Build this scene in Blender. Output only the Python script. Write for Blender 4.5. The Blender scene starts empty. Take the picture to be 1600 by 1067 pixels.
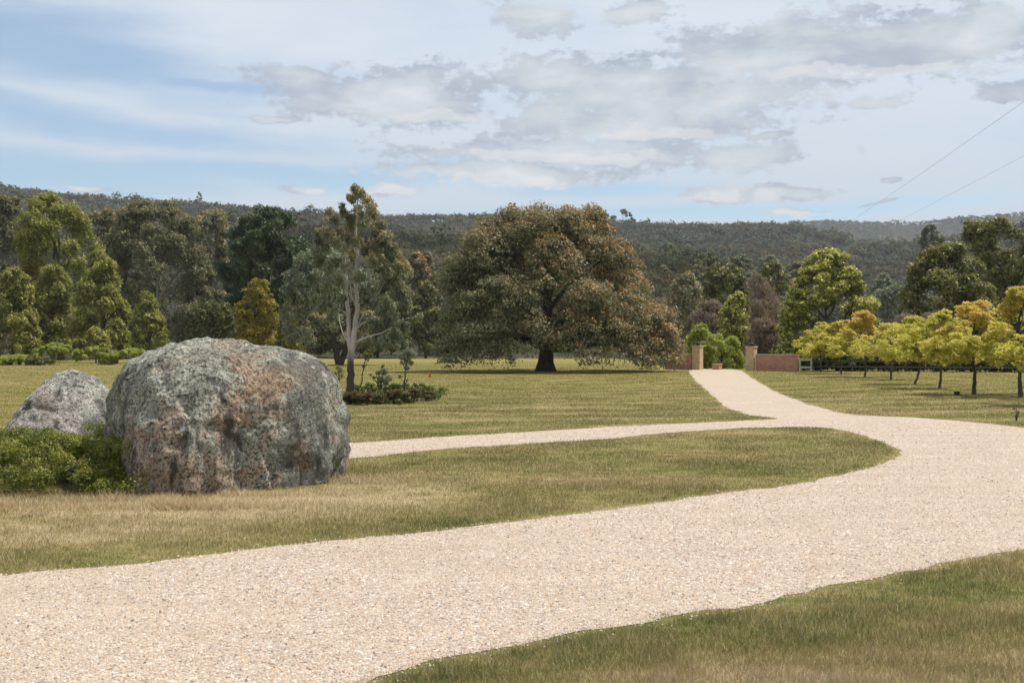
import bpy, bmesh, math, random
import numpy as np
from mathutils import Vector, noise as mnoise

R = math.radians
rng = np.random.default_rng(7)
random.seed(7)
scene = bpy.context.scene
COL = scene.collection

# ------------------------------------------------------------------ camera
FPX, HOR, CAMH = 1778.0, 540.0, 1.9          # focal length in photo pixels, horizon row, eye height
cam_d = bpy.data.cameras.new('camera')
cam = bpy.data.objects.new('camera', cam_d)
COL.objects.link(cam)
cam.location = (0, 0, CAMH)
cam.rotation_euler = (R(90) + math.atan((HOR - 533.5) / FPX), 0, 0)
cam_d.sensor_width = 36.0
cam_d.lens = FPX / 1600 * 36
cam_d.clip_end = 20000
cam_d.dof.use_dof = True
cam_d.dof.focus_distance = 32
cam_d.dof.aperture_fstop = 7.0
scene.camera = cam

# ------------------------------------------------------------------ render / exposure
scene.view_settings.view_transform = 'Standard'
scene.view_settings.look = 'None'
scene.view_settings.exposure = 0.1
scene.view_settings.gamma = 1.0
scene.render.engine = 'CYCLES'
cy = scene.cycles
cy.max_bounces = 5
cy.diffuse_bounces = 3
cy.glossy_bounces = 2
cy.transmission_bounces = 3
cy.transparent_max_bounces = 4
cy.volume_bounces = 0
cy.use_denoising = True
cy.denoiser = 'OPENIMAGEDENOISE'
cy.denoising_prefilter = 'ACCURATE'
cy.denoising_input_passes = 'RGB_ALBEDO_NORMAL'
cy.sample_clamp_indirect = 4.0
cy.caustics_reflective = False
cy.caustics_refractive = False

# ------------------------------------------------------------------ sun
SUN_EL, SUN_AZ = R(61), R(65)                 # azimuth measured from +Y towards +X
sun_vec = Vector((math.sin(SUN_AZ) * math.cos(SUN_EL), math.cos(SUN_AZ) * math.cos(SUN_EL), math.sin(SUN_EL)))
sl = bpy.data.lights.new('sun', 'SUN')
sl.energy = 5.0
sl.angle = R(0.55)
sl.color = (1.0, 0.95, 0.87)
so = bpy.data.objects.new('sun', sl)
so.rotation_euler = (-sun_vec).to_track_quat('-Z', 'Y').to_euler()
COL.objects.link(so)


# ------------------------------------------------------------------ node helpers
class NT:
    def __init__(self, tree):
        self.t = tree
        self.n = tree.nodes
        self.l = tree.links

    def node(self, typ, **kw):
        nd = self.n.new(typ)
        for k, v in kw.items():
            setattr(nd, k, v)
        return nd

    def set(self, sock, v):
        if hasattr(v, 'is_output'):
            self.l.new(v, sock)
        elif v is not None:
            if sock.type == 'RGBA' and len(v) == 3:
                v = (*v, 1)
            sock.default_value = v

    def math(self, op, a, b=None, c=None, clamp=False):
        nd = self.node('ShaderNodeMath', operation=op, use_clamp=clamp)
        self.set(nd.inputs[0], a)
        if b is not None: self.set(nd.inputs[1], b)
        if c is not None: self.set(nd.inputs[2], c)
        return nd.outputs[0]

    def vmath(self, op, a, b=None):
        nd = self.node('ShaderNodeVectorMath', operation=op)
        self.set(nd.inputs[0], a)
        if b is not None: self.set(nd.inputs[1], b)
        return nd.outputs['Value' if op in ('LENGTH', 'DOT_PRODUCT', 'DISTANCE') else 'Vector']

    def mix(self, f, a, b, typ='MIX'):
        nd = self.node('ShaderNodeMix', data_type='RGBA', blend_type=typ)
        self.set(nd.inputs[0], f)
        self.set(nd.inputs[6], a)
        self.set(nd.inputs[7], b)
        return nd.outputs[2]

    def smooth(self, x, lo, hi, a=0.0, b=1.0):
        nd = self.node('ShaderNodeMapRange', interpolation_type='SMOOTHSTEP')
        self.set(nd.inputs[0], x)
        nd.inputs[1].default_value = lo; nd.inputs[2].default_value = hi
        nd.inputs[3].default_value = a; nd.inputs[4].default_value = b
        return nd.outputs[0]

    def noise(self, vec, scale, detail=3, rough=0.55, dist=0.0, out=0):
        nd = self.node('ShaderNodeTexNoise')
        self.set(nd.inputs['Vector'], vec)
        nd.inputs['Scale'].default_value = scale
        nd.inputs['Detail'].default_value = detail
        nd.inputs['Roughness'].default_value = rough
        nd.inputs['Distortion'].default_value = dist
        return nd.outputs[out]

    def voronoi(self, vec, scale, feature='F1', out='Distance', rand=1.0):
        nd = self.node('ShaderNodeTexVoronoi', feature=feature)
        self.set(nd.inputs['Vector'], vec)
        nd.inputs['Scale'].default_value = scale
        nd.inputs['Randomness'].default_value = rand
        return nd.outputs[out]

    def ramp(self, f, stops, interp='LINEAR'):
        nd = self.node('ShaderNodeValToRGB')
        cr = nd.color_ramp
        cr.interpolation = interp
        while len(cr.elements) < len(stops): cr.elements.new(0.5)
        for e, (p, c) in zip(cr.elements, stops):
            e.position = p; e.color = (*c, 1)
        self.set(nd.inputs[0], f)
        return nd.outputs[0]

    def comb(self, x, y, z):
        nd = self.node('ShaderNodeCombineXYZ')
        for i, v in enumerate((x, y, z)): self.set(nd.inputs[i], v)
        return nd.outputs[0]

    def sep(self, v):
        nd = self.node('ShaderNodeSeparateXYZ')
        self.set(nd.inputs[0], v)
        return nd.outputs

    def attr(self, name):
        return self.node('ShaderNodeAttribute', attribute_name=name).outputs['Fac']

    def pos(self):
        return self.node('ShaderNodeNewGeometry').outputs['Position']

    def obj(self):
        return self.node('ShaderNodeTexCoord').outputs['Object']

    def bump(self, h, strength=0.5, distance=0.02, normal=None):
        nd = self.node('ShaderNodeBump')
        nd.inputs['Strength'].default_value = strength
        nd.inputs['Distance'].default_value = distance
        self.set(nd.inputs['Height'], h)
        if normal is not None: self.set(nd.inputs['Normal'], normal)
        return nd.outputs[0]


def new_mat(name):
    m = bpy.data.materials.new(name)
    m.use_nodes = True
    nt = NT(m.node_tree)
    b = m.node_tree.nodes['Principled BSDF']
    b.inputs['Roughness'].default_value = 0.85
    b.inputs['Specular IOR Level'].default_value = 0.25
    return m, nt, b


# ------------------------------------------------------------------ world: sky and clouds
world = bpy.data.worlds.new("World")
scene.world = world
world.use_nodes = True
wn = NT(world.node_tree)
bg = world.node_tree.nodes['Background']
SKY_S = 0.105
sky = wn.node('ShaderNodeTexSky', sky_type='NISHITA')
sky.sun_disc = False
sky.sun_elevation = SUN_EL
sky.sun_rotation = SUN_AZ
sky.altitude = 300
sky.air_density = 1.0
sky.dust_density = 0.6
sky.ozone_density = 1.6
dirv = wn.node('ShaderNodeTexCoord').outputs['Generated']
sx, sy_, sz = wn.sep(dirv)
az = wn.math('ARCTAN2', sx, sy_)
el = wn.math('ARCSINE', sz)
P = wn.comb(az, el, 0.0)                       # sky coordinates: azimuth, elevation (radians)
warp = wn.vmath('SUBTRACT', wn.noise(wn.vmath('MULTIPLY', P, (1, 2.2, 1)), 7.0, 6, 0.62, out=1), (0.5, 0.5, 0.5))
Pw = wn.vmath('ADD', P, wn.vmath('MULTIPLY', warp, (0.10, 0.028, 0)))
Pw2 = wn.vmath('ADD', P, wn.vmath('MULTIPLY', warp, (0.085, 0.036, 0)))


def sky_pt(px, py):
    x, z = (px - 800) / FPX, (HOR - py) / FPX
    return math.atan2(x, 1), math.asin(z / math.sqrt(1 + x * x + z * z))


def ellipses(spec, pv):
    acc = None
    for px, py, rx, ry, rot in spec:
        a, e = sky_pt(px, py)
        v = wn.vmath('SUBTRACT', pv, (a, e, 0))
        if rot:
            nd = wn.node('ShaderNodeVectorRotate', rotation_type='Z_AXIS')
            wn.set(nd.inputs['Vector'], v)
            nd.inputs['Angle'].default_value = R(rot)
            v = nd.outputs[0]
        v = wn.vmath('MULTIPLY', v, (FPX / rx, FPX / ry, 0))
        d = wn.math('SUBTRACT', 1.0, wn.vmath('LENGTH', v))
        if acc is None: acc = d
        else:
            nd = wn.node('ShaderNodeMath', operation='SMOOTH_MAX')
            wn.set(nd.inputs[0], acc); wn.set(nd.inputs[1], d); nd.inputs[2].default_value = 0.25
            acc = nd.outputs[0]
    return acc


# blue gaps: keep the sky; elsewhere a thin bright veil
streak = wn.noise(wn.vmath('MULTIPLY', Pw, (1.6, 9.0, 1)), 3.2, 5, 0.5)
gaps = ellipses([(40, 60, 420, 70, 6), (150, 195, 420, 34, 5), (60, 262, 420, 42, 0), (420, 268, 460, 26, 0),
                 (960, 296, 190, 17, 0), (560, 150, 90, 12, 0), (1150, 328, 500, 16, 0), (330, 128, 220, 14, 3)], Pw)
gapf = wn.smooth(wn.math('ADD', gaps, wn.math('MULTIPLY', wn.math('SUBTRACT', streak, 0.5), 1.5)), -0.25, 0.75)
# beyond the view the veil breaks up with the streaks alone
outside = wn.smooth(wn.math('ABSOLUTE', az), 0.5, 0.9)
gapf = wn.math('MAXIMUM', gapf, wn.math('MULTIPLY', outside, wn.smooth(streak, 0.52, 0.7)))
veil = wn.math('SUBTRACT', 1.0, wn.math('MULTIPLY', gapf, 0.72))
veil = wn.math('MULTIPLY', veil, wn.smooth(wn.noise(wn.vmath('MULTIPLY', Pw, (1, 4, 1)), 5.0, 5, 0.55), 0.1, 0.75, 0.66, 0.98))
VE = 1.0 / SKY_S
skyc = wn.mix(1.0, sky.outputs[0], (0.94, 1.12, 1.17), 'MULTIPLY')
# veil behind the camera is brightened, added as fill light for shaded fronts
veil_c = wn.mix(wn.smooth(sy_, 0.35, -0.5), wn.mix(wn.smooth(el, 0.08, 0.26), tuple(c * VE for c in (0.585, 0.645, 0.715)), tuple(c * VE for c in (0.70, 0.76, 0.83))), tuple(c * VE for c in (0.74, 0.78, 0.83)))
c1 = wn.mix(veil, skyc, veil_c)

# grey cumulus
cum = ellipses([(600, 145, 215, 50, 0), (470, 120, 70, 22, 0), (880, 125, 150, 36, 0), (1060, 140, 330, 52, 0), (1240, 70, 250, 55, -4), (1450, 60, 230, 55, 0),
                (820, 36, 80, 34, 8), (1005, 14, 75, 24, -6), (980, 190, 280, 36, 0), (900, 236, 330, 30, 0), (1150, 240, 100, 26, 0),
                (1575, 138, 62, 18, 0), (1352, 164, 46, 10, 0), (1205, 207, 40, 7, 0), (1120, 300, 66, 17, 0),
                (1205, 298, 42, 13, 0), (1250, 296, 60, 12, 0), (480, 292, 52, 10, 0), (590, 298, 60, 12, 0), (800, 272, 230, 20, 0), 
                (430, 182, 60, 7, 0), (1240, 325, 60, 7, 0), (1390, 280, 26, 5, 0), (1390, 314, 40, 4, 0), (150, 292, 40, 6, 0)], Pw2)
fine = wn.math('ADD', wn.math('MULTIPLY', wn.noise(wn.vmath('MULTIPLY', P, (1, 1.7, 1)), 24.0, 8, 0.66), 0.6), wn.math('MULTIPLY', wn.noise(wn.vmath('MULTIPLY', P, (1, 1.8, 1)), 75.0, 6, 0.62), 0.4))
cumd = wn.math('ADD', cum, wn.math('MULTIPLY', wn.math('SUBTRACT', fine, 0.5), 3.6))
cumm = wn.smooth(cumd, -0.04, 0.44)
body = wn.noise(wn.vmath('ADD', wn.vmath('MULTIPLY', Pw, (1, 2.6, 1)), (3.1, 0.4, 0)), 11.0, 5, 0.55)
thick = wn.math('ADD', wn.math('MULTIPLY', wn.smooth(cum, 0.0, 0.8), 0.10), wn.math('ADD', wn.math('MULTIPLY', body, 0.72), wn.math('MULTIPLY', fine, 0.22)))
cum_c = wn.ramp(thick, [(0.37, (0.365, 0.42, 0.515)), (0.48, (0.425, 0.475, 0.555)), (0.57, (0.56, 0.605, 0.655)), (0.70, (0.71, 0.735, 0.765))])
cum_c = wn.mix(1.0, cum_c, (VE, VE, VE), 'MULTIPLY')
c2 = wn.mix(wn.math('MULTIPLY', cumm, 0.94), c1, cum_c)
# little bright heaps low over the hills
heap = ellipses([(1125, 303, 36, 11, 0), (1198, 303, 30, 9, 0), (1110, 306, 60, 6, 0), (1260, 328, 46, 5, 0), (495, 293, 30, 7, 0), (610, 300, 36, 7, 0), (780, 285, 110, 12, 0), (900, 246, 230, 12, 0), (1020, 205, 160, 10, 0), (660, 172, 120, 9, 0), (1330, 110, 200, 12, 0)], Pw2)
heapm = wn.smooth(wn.math('ADD', heap, wn.math('MULTIPLY', wn.math('SUBTRACT', fine, 0.5), 4.0)), 0.0, 0.5)
c3 = wn.mix(wn.math('MULTIPLY', heapm, 0.55), c2, tuple(c * VE for c in (0.76, 0.765, 0.775)))
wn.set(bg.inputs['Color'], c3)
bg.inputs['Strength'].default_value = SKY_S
world.cycles.sampling_method = 'MANUAL'
world.cycles.sample_map_resolution = 512


# ------------------------------------------------------------------ terrain
def sstep(x, a, b):
    t = np.clip((np.asarray(x, float) - a) / (b - a), 0, 1)
    return t * t * (3 - 2 * t)


def px_u(px):
    return (np.asarray(px, float) - 800) / FPX


RIDGE_PX = px_u([-900, -300, 0, 200, 400, 600, 800, 1000, 1150, 1250, 1340, 1450, 1600, 2000, 2700])
RIDGE_V = (HOR - np.array([300, 303, 315, 323, 332, 339, 344, 354, 358, 367, 394, 396, 386, 382, 382])) / FPX
D_RIDGE, D_FOOT = 1500.0, 185.0
D_FAR = 3600.0


def vnoise(x, y, s, seed=0):
    x = np.asarray(x, float) / s; y = np.asarray(y, float) / s
    xi = np.floor(x).astype(np.int64); yi = np.floor(y).astype(np.int64)
    fx = x - xi; fy = y - yi
    fx = fx * fx * (3 - 2 * fx); fy = fy * fy * (3 - 2 * fy)

    def h(i, j):
        n = (i * 374761393 + j * 668265263 + seed * 1442695041) & 0xFFFFFFFF
        n = ((n ^ (n >> 13)) * 1274126177) & 0xFFFFFFFF
        return ((n ^ (n >> 16)) & 0xFFFF) / 65535.0
    return (h(xi, yi) * (1 - fx) + h(xi + 1, yi) * fx) * (1 - fy) + (h(xi, yi + 1) * (1 - fx) + h(xi + 1, yi + 1) * fx) * fy


def ground(x, y):
    x = np.asarray(x, float); y = np.asarray(y, float)
    r = np.hypot(x, y)
    ys = np.maximum(y, 1.0)
    u = np.where(y > 0, np.clip(x / ys, -1.2, 1.2), np.sign(x) * 1.2)
    # the ground drops away beyond the gate, further back on the left
    yd = 91 + 75 * (1 - sstep(u, 0.08, 0.15))
    z = -4.5 * sstep(r, yd, yd + 80)
    ahead = sstep(y / np.maximum(r, 1), 0.55, 0.8)
    v = np.interp(u, RIDGE_PX, RIDGE_V)
    t = np.clip((r - D_FOOT) / (D_RIDGE - D_FOOT), 0, 1)
    hz = v * D_RIDGE - 9 + 4.5
    up = hz * (0.82 * t + 0.18 * t * t)
    back = np.clip((r - D_RIDGE) / 900, 0, 1)
    up = up * (1 - 0.45 * back * back * (3 - 2 * back))
    bumps = (vnoise(x, y, 210, 1) - 0.5) * 52 + (vnoise(x, y, 90, 2) - 0.5) * 12
    z = z + ahead * (up + bumps * sstep(t, 0.02, 0.25) * (1 - 0.75 * sstep(t, 0.7, 1.0)))
    vf = (HOR - 357 + 3 * np.sin(u * 31)) / FPX
    tf = np.clip((r - 2500) / (D_FAR - 2500), 0, 1)
    zf = vf * D_FAR * tf
    z = np.where(r > 2400, np.maximum(z, ahead * zf), z)
    return z


def gz(x, y):
    return float(ground(np.array([x]), np.array([y]))[0])


def at(px, py):
    d = CAMH * FPX / (py - HOR)
    return ((px - 800) / FPX * d, d)


# ------------------------------------------------------------------ object helpers
def link(o):
    COL.objects.link(o)
    return o


def tag(o, label=None, cat=None, group=None, kind=None):
    if label: o['label'] = label
    if cat: o['category'] = cat
    if group: o['group'] = group
    if kind: o['kind'] = kind
    return o


def empty(name, loc, rz=0.0):
    o = bpy.data.objects.new(name, None)
    o.empty_display_size = 0.3
    o.location = loc
    o.rotation_euler = (0, 0, rz)
    return link(o)


def np_mesh(name, verts, faces, mats, attrs=None, smooth=False, mat_idx=None, vattrs=None):
    verts = np.ascontiguousarray(verts, np.float32)
    faces = np.ascontiguousarray(faces, np.int32)
    me = bpy.data.meshes.new(name)
    n, (m, k) = len(verts), faces.shape
    me.vertices.add(n)
    me.vertices.foreach_set('co', verts.ravel())
    me.loops.add(m * k)
    me.loops.foreach_set('vertex_index', faces.ravel())
    me.polygons.add(m)
    me.polygons.foreach_set('loop_start', np.arange(0, m * k, k, dtype=np.int32))
    if smooth: me.polygons.foreach_set('use_smooth', np.ones(m, bool))
    for mt in mats: me.materials.append(mt)
    if mat_idx is not None: me.polygons.foreach_set('material_index', np.ascontiguousarray(mat_idx, np.int32))
    me.update(calc_edges=True)
    for an, av in (attrs or {}).items():
        a = me.attributes.new(an, 'FLOAT', 'FACE')
        a.data.foreach_set('value', np.ascontiguousarray(av, np.float32))
    for an, av in (vattrs or {}).items():
        a = me.attributes.new(an, 'FLOAT', 'POINT')
        a.data.foreach_set('value', np.ascontiguousarray(av, np.float32))
    return me


def mobj(name, me, parent=None, loc=None):
    o = bpy.data.objects.new(name, me)
    if parent is not None: o.parent = parent
    if loc is not None: o.location = loc
    return link(o)


def bm_obj(name, bm, mat, parent=None, smooth=False, loc=None):
    me = bpy.data.meshes.new(name)
    bmesh.ops.recalc_face_normals(bm, faces=bm.faces)
    bm.to_mesh(me)
    bm.free()
    me.materials.append(mat)
    if smooth:
        for p in me.polygons: p.use_smooth = True
    return mobj(name, me, parent, loc)


def bm_box(bm, x0, x1, y0, y1, z0, z1, bev=0.0):
    r = bmesh.ops.create_cube(bm, size=1)
    vs = r['verts']
    for v in vs:
        v.co = Vector(((x0 + x1) / 2 + v.co.x * (x1 - x0), (y0 + y1) / 2 + v.co.y * (y1 - y0), (z0 + z1) / 2 + v.co.z * (z1 - z0)))
    if bev:
        es = list({e for v in vs for e in v.link_edges})
        bmesh.ops.bevel(bm, geom=es, offset=bev, segments=1, affect='EDGES')


def bm_lathe(bm, prof, seg=16, z0=0.0):
    rings = []
    for r, z in prof:
        rings.append([bm.verts.new((r * math.cos(2 * math.pi * i / seg), r * math.sin(2 * math.pi * i / seg), z + z0)) for i in range(seg)])
    for a, b in zip(rings, rings[1:]):
        for i in range(seg):
            bm.faces.new((a[i], a[(i + 1) % seg], b[(i + 1) % seg], b[i]))
    bm.faces.new(rings[0]); bm.faces.new(rings[-1])


class Tubes:
    """tapered limbs gathered into one mesh"""
    def __init__(self):
        self.v, self.f, self.n = [], [], 0

    def add(self, pts, rad, sides=7):
        pts = np.asarray(pts, float)
        m = len(pts)
        tan = np.gradient(pts, axis=0)
        tan /= np.linalg.norm(tan, axis=1, keepdims=True) + 1e-9
        ref = np.array([1.0, 0.13, 0.07]) if abs(tan[0][0]) < 0.9 else np.array([0.1, 1, 0.05])
        s = np.cross(tan, ref); s /= np.linalg.norm(s, axis=1, keepdims=True) + 1e-9
        t2 = np.cross(tan, s)
        a = np.arange(sides) * 2 * np.pi / sides
        ring = pts[:, None, :] + np.asarray(rad)[:, None, None] * (np.cos(a)[None, :, None] * s[:, None, :] + np.sin(a)[None, :, None] * t2[:, None, :])
        self.v.append(ring.reshape(-1, 3))
        i = np.arange(m - 1)[:, None] * sides
        j = np.arange(sides)[None, :]
        jn = (j + 1) % sides
        q = np.stack([i + j, i + jn, i + sides + jn, i + sides + j], -1).reshape(-1, 4) + self.n
        self.f.append(q)
        self.n += m * sides

    def mesh(self, name, mat):
        return np_mesh(name, np.concatenate(self.v), np.concatenate(self.f), [mat], smooth=True)


def curve_pts(a, b, n=6, sag=0.0, wob=0.0, rg=rng):
    a = np.asarray(a, float); b = np.asarray(b, float)
    t = np.linspace(0, 1, n)[:, None]
    p = a + (b - a) * t
    L = np.linalg.norm(b - a)
    p[:, 2] += np.sin(t[:, 0] * np.pi) * sag * L
    if wob:
        w = rg.normal(0, wob * L, (n, 3)); w[0] = 0; w[-1] = 0
        p += w
    return p


# ------------------------------------------------------------------ materials
def lawn_colour(nt):
    p = nt.pos()
    x, y, z = nt.sep(p)
    n1 = nt.noise(p, 0.22, 4, 0.6)
    n2 = nt.noise(nt.vmath('MULTIPLY', p, (0.6, 1.0, 1)), 1.6, 4, 0.65)
    n3 = nt.noise(p, 9.0, 3, 0.6)
    n4 = nt.noise(nt.vmath('MULTIPLY', p, (0.8, 1.0, 1)), 3.6, 4, 0.62)
    dry = nt.math('ADD', nt.math('MULTIPLY', n1, 0.55), nt.math('MULTIPLY', n2, 0.62))
    dry = nt.math('ADD', nt.math('SUBTRACT', dry, 0.085), nt.math('MULTIPLY', nt.math('SUBTRACT', n3, 0.5), 0.35))
    dry = nt.math('ADD', dry, nt.math('MULTIPLY', nt.math('SUBTRACT', n4, 0.5), nt.smooth(y, 45, 12, 0.15, 0.62)))
    p2 = nt.comb(x, y, 0)
    # worn and dry places: round the boulder foot, along the drive, lower right corner
    for (px, py, rx, ry, k) in [(330, 790, 3.2, 1.5, 0.30), (560, 770, 1.9, 1.5, 0.22), (120, 830, 3.0, 0.9, 0.20), (950, 752, 2.6, 0.8, 0.16), (1500, 1045, 1.9, 0.6, 0.20),
                                (1120, 1075, 1.4, 0.45, 0.22), (1240, 640, 3.5, 3.0, 0.15), (1420, 625, 4, 3, 0.10),
                                (700, 830, 3.0, 0.7, -0.10), (1300, 735, 3.0, 1.4, -0.06), (1060, 990, 1.9, 0.6, -0.13), (1450, 915, 2.6, 0.6, -0.10), (760, 1045, 1.1, 0.5, -0.12)]:
        cx, cy_ = at(px, py)
        d = nt.vmath('LENGTH', nt.vmath('MULTIPLY', nt.vmath('SUBTRACT', p2, (cx, cy_, 0)), (1 / rx, 1 / ry, 0)))
        d = nt.math('ADD', d, nt.math('MULTIPLY', nt.math('SUBTRACT', n2, 0.5), 0.9))
        dry = nt.math('ADD', dry, nt.smooth(d, 1.15, 0.45, 0.0, k))
    # mowing rounds on the open lawn beyond the side drive
    q = nt.vmath('MULTIPLY', nt.vmath('SUBTRACT', p2, (-6, 66, 0)), (0.85, 1.0, 0))
    rad = nt.math('ADD', nt.vmath('LENGTH', q), nt.math('MULTIPLY', n1, 4.5))
    stripe = nt.math('SINE', nt.math('MULTIPLY', rad, 2 * math.pi / 2.6))
    far = nt.smooth(y, 22, 27)
    dry = nt.math('ADD', dry, nt.math('MULTIPLY', nt.math('MULTIPLY', nt.math('MULTIPLY', stripe, nt.smooth(n2, .33, .6)), far), 0.15))
    # fresher strip on the left lawn
    col = nt.ramp(dry, [(0.30, (0.118, 0.128, 0.036)), (0.42, (0.190, 0.176, 0.060)), (0.54, (0.250, 0.210, 0.085)), (0.68, (0.320, 0.258, 0.125)), (0.84, (0.42, 0.335, 0.20))])
    fc = nt.mix(0.40, col, (0.275, 0.238, 0.060))
    col = nt.mix(nt.math('MULTIPLY', nt.math('ADD', nt.smooth(y, 28, 70), nt.math('MULTIPLY', nt.smooth(x, -5, -11), nt.smooth(y, 20, 26))), 1.0, clamp=True), col, fc)
    return col, n3


m_ground, nt, b = new_mat('lawn_soil')
lc, ln = lawn_colour(nt)
gp = nt.pos()
bush = nt.ramp(nt.noise(gp, 0.05, 4), [(0.35, (0.035, 0.04, 0.02)), (0.65, (0.085, 0.075, 0.045))])
_, gyy, _ = nt.sep(gp)
gr = nt.vmath('LENGTH', gp)
gc = nt.mix(nt.smooth(gr, 150, 215), lc, bush)
grain = nt.noise(gp, 45.0, 3, 0.7)
gc = nt.mix(1.0, gc, nt.ramp(grain, [(0.3, (0.62, 0.62, 0.60)), (0.7, (1.12, 1.12, 1.1))]), 'MULTIPLY')
nt.set(b.inputs['Base Color'], gc)
nt.set(b.inputs['Normal'], nt.bump(nt.math('ADD', grain, nt.noise(gp, 12.0, 3)), 0.6, 0.03))
b.inputs['Roughness'].default_value = 0.95
b.inputs['Specular IOR Level'].default_value = 0.05

m_blade, nt, b = new_mat('grass_blades')
lc, _ = lawn_colour(nt)
rv = nt.attr('rnd')
lc = nt.mix(nt.smooth(rv, 0.0, 0.3, 0.75, 0.0), lc, (0.40, 0.32, 0.17))
lc = nt.mix(nt.smooth(rv, 0.75, 1.0, 0.0, 0.6), lc, (0.075, 0.105, 0.03))
st = nt.attr('straw')
lc = nt.mix(st, lc, nt.ramp(rv, [(0.0, (0.74, 0.61, 0.40)), (0.6, (0.58, 0.45, 0.26)), (1.0, (0.32, 0.23, 0.13))]))
nt.set(b.inputs['Base Color'], lc)
b.inputs['Roughness'].default_value = 0.6
b.inputs['Specular IOR Level'].default_value = 0.2
tr = nt.node('ShaderNodeBsdfTranslucent')
nt.set(tr.inputs[0], lc)
mx = nt.node('ShaderNodeMixShader')
mx.inputs[0].default_value = 0.3
nt.l.new(b.outputs[0], mx.inputs[1]); nt.l.new(tr.outputs[0], mx.inputs[2])
nt.l.new(mx.outputs[0], m_blade.node_tree.nodes['Material Output'].inputs[0])

GRAVEL_STOPS = [(0.0, (0.12, 0.10, 0.088)), (0.05, (0.22, 0.172, 0.143)), (0.15, (0.375, 0.288, 0.220)), (0.40, (0.455, 0.375, 0.305)),
                (0.60, (0.52, 0.445, 0.372)), (0.73, (0.50, 0.325, 0.185)), (0.80, (0.455, 0.365, 0.285)), (1.0, (0.70, 0.645, 0.575))]
m_gravel, nt, b = new_mat('gravel')
gp = nt.pos()
wp = nt.vmath('ADD', gp, nt.vmath('MULTIPLY', nt.vmath('SUBTRACT', nt.noise(gp, 40, 2, out=1), (0.5, 0.5, 0.5)), (0.012, 0.012, 0)))
vc = nt.voronoi(wp, 60.0, out='Color')
vd = nt.voronoi(wp, 60.0)
vc2 = nt.voronoi(wp, 30.0, out='Color')
vd2 = nt.voronoi(wp, 30.0)
s1 = nt.sep(vc)[0]; s2 = nt.sep(vc2)[0]
big = nt.smooth(nt.sep(vc2)[1], 0.70, 0.72)
cs = nt.ramp(s1, GRAVEL_STOPS)
cb = nt.ramp(s2, GRAVEL_STOPS)
gcol = nt.mix(big, cs, cb)
patch = nt.noise(gp, 0.35, 4, 0.6)
gcol = nt.mix(nt.smooth(patch, 0.40, 0.66, 0.0, 0.60), gcol, (0.43, 0.35, 0.265))
track = nt.noise(nt.vmath('MULTIPLY', gp, (0.4, 1.4, 1)), 1.2, 3, 0.6)
gcol = nt.mix(1.0, gcol, nt.ramp(track, [(0.3, (0.90, 0.88, 0.86)), (0.7, (1.06, 1.06, 1.05))]), 'MULTIPLY')
_, gy_, _ = nt.sep(gp)
gcol = nt.mix(nt.smooth(gy_, 30, 75, 0.0, 0.45), gcol, (0.47, 0.37, 0.27))
nt.set(b.inputs['Base Color'], gcol)
hgt = nt.mix(big, vd, vd2)
nt.set(b.inputs['Normal'], nt.bump(nt.math('MULTIPLY', hgt, -1.0), 0.75, 0.018))
b.inputs['Roughness'].default_value = 0.8

m_stone, nt, b = new_mat('loose_gravel')
nt.set(b.inputs['Base Color'], nt.ramp(nt.attr('rnd'), GRAVEL_STOPS))
b.inputs['Roughness'].default_value = 0.75


def leaf_mat(name, a, a2, tip=(0.3, 0.2, 0.05), trans=0.28, rough=0.5, spec=0.35):
    m, nt, b = new_mat(name)
    r = nt.attr('rnd')
    c = nt.mix(r, a, a2)
    c = nt.mix(nt.attr('tip'), c, tip)
    nt.set(b.inputs['Base Color'], c)
    b.inputs['Roughness'].default_value = rough
    b.inputs['Specular IOR Level'].default_value = spec
    tr = nt.node('ShaderNodeBsdfTranslucent')
    nt.set(tr.inputs[0], nt.mix(1.0, c, (1.15, 1.2, 0.75), 'MULTIPLY'))
    mx = nt.node('ShaderNodeMixShader')
    mx.inputs[0].default_value = trans
    nt.l.new(b.outputs[0], mx.inputs[1]); nt.l.new(tr.outputs[0], mx.inputs[2])
    nt.l.new(mx.outputs[0], m.node_tree.nodes['Material Output'].inputs[0])
    return m


L_GUM = leaf_mat('gum_leaves', (0.072, 0.084, 0.042), (0.265, 0.262, 0.150), (0.46, 0.255, 0.115), 0.22, 0.5, 0.2)
L_GREY = leaf_mat('grey_gum_leaves', (0.085, 0.102, 0.058), (0.31, 0.335, 0.24), (0.55, 0.32, 0.11), 0.22, 0.5, 0.2)
L_ACACIA = leaf_mat('acacia_leaves', (0.085, 0.096, 0.022), (0.29, 0.285, 0.070), (0.42, 0.39, 0.09), 0.25, 0.55)
L_PINE = leaf_mat('pine_needles', (0.026, 0.046, 0.020), (0.088, 0.126, 0.053), (0.120, 0.168, 0.060), 0.12, 0.5)
L_YELLOW = leaf_mat('yellow_green_leaves', (0.144, 0.135, 0.022), (0.298, 0.250, 0.043), (0.367, 0.265, 0.031), 0.3)
L_LIME = leaf_mat('bright_green_leaves', (0.19, 0.225, 0.034), (0.40, 0.42, 0.085), (0.50, 0.50, 0.15), 0.45)
L_LILLY = leaf_mat('glossy_leaves', (0.065, 0.082, 0.018), (0.28, 0.285, 0.062), (0.70, 0.64, 0.17), 0.28)
L_DARK = leaf_mat('dark_leaves', (0.042, 0.054, 0.018), (0.205, 0.205, 0.066), (0.42, 0.35, 0.10), 0.2)
L_FRUIT = leaf_mat('orchard_leaves', (0.36, 0.36, 0.062), (0.68, 0.60, 0.17), (0.78, 0.43, 0.20), 0.5)
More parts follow.
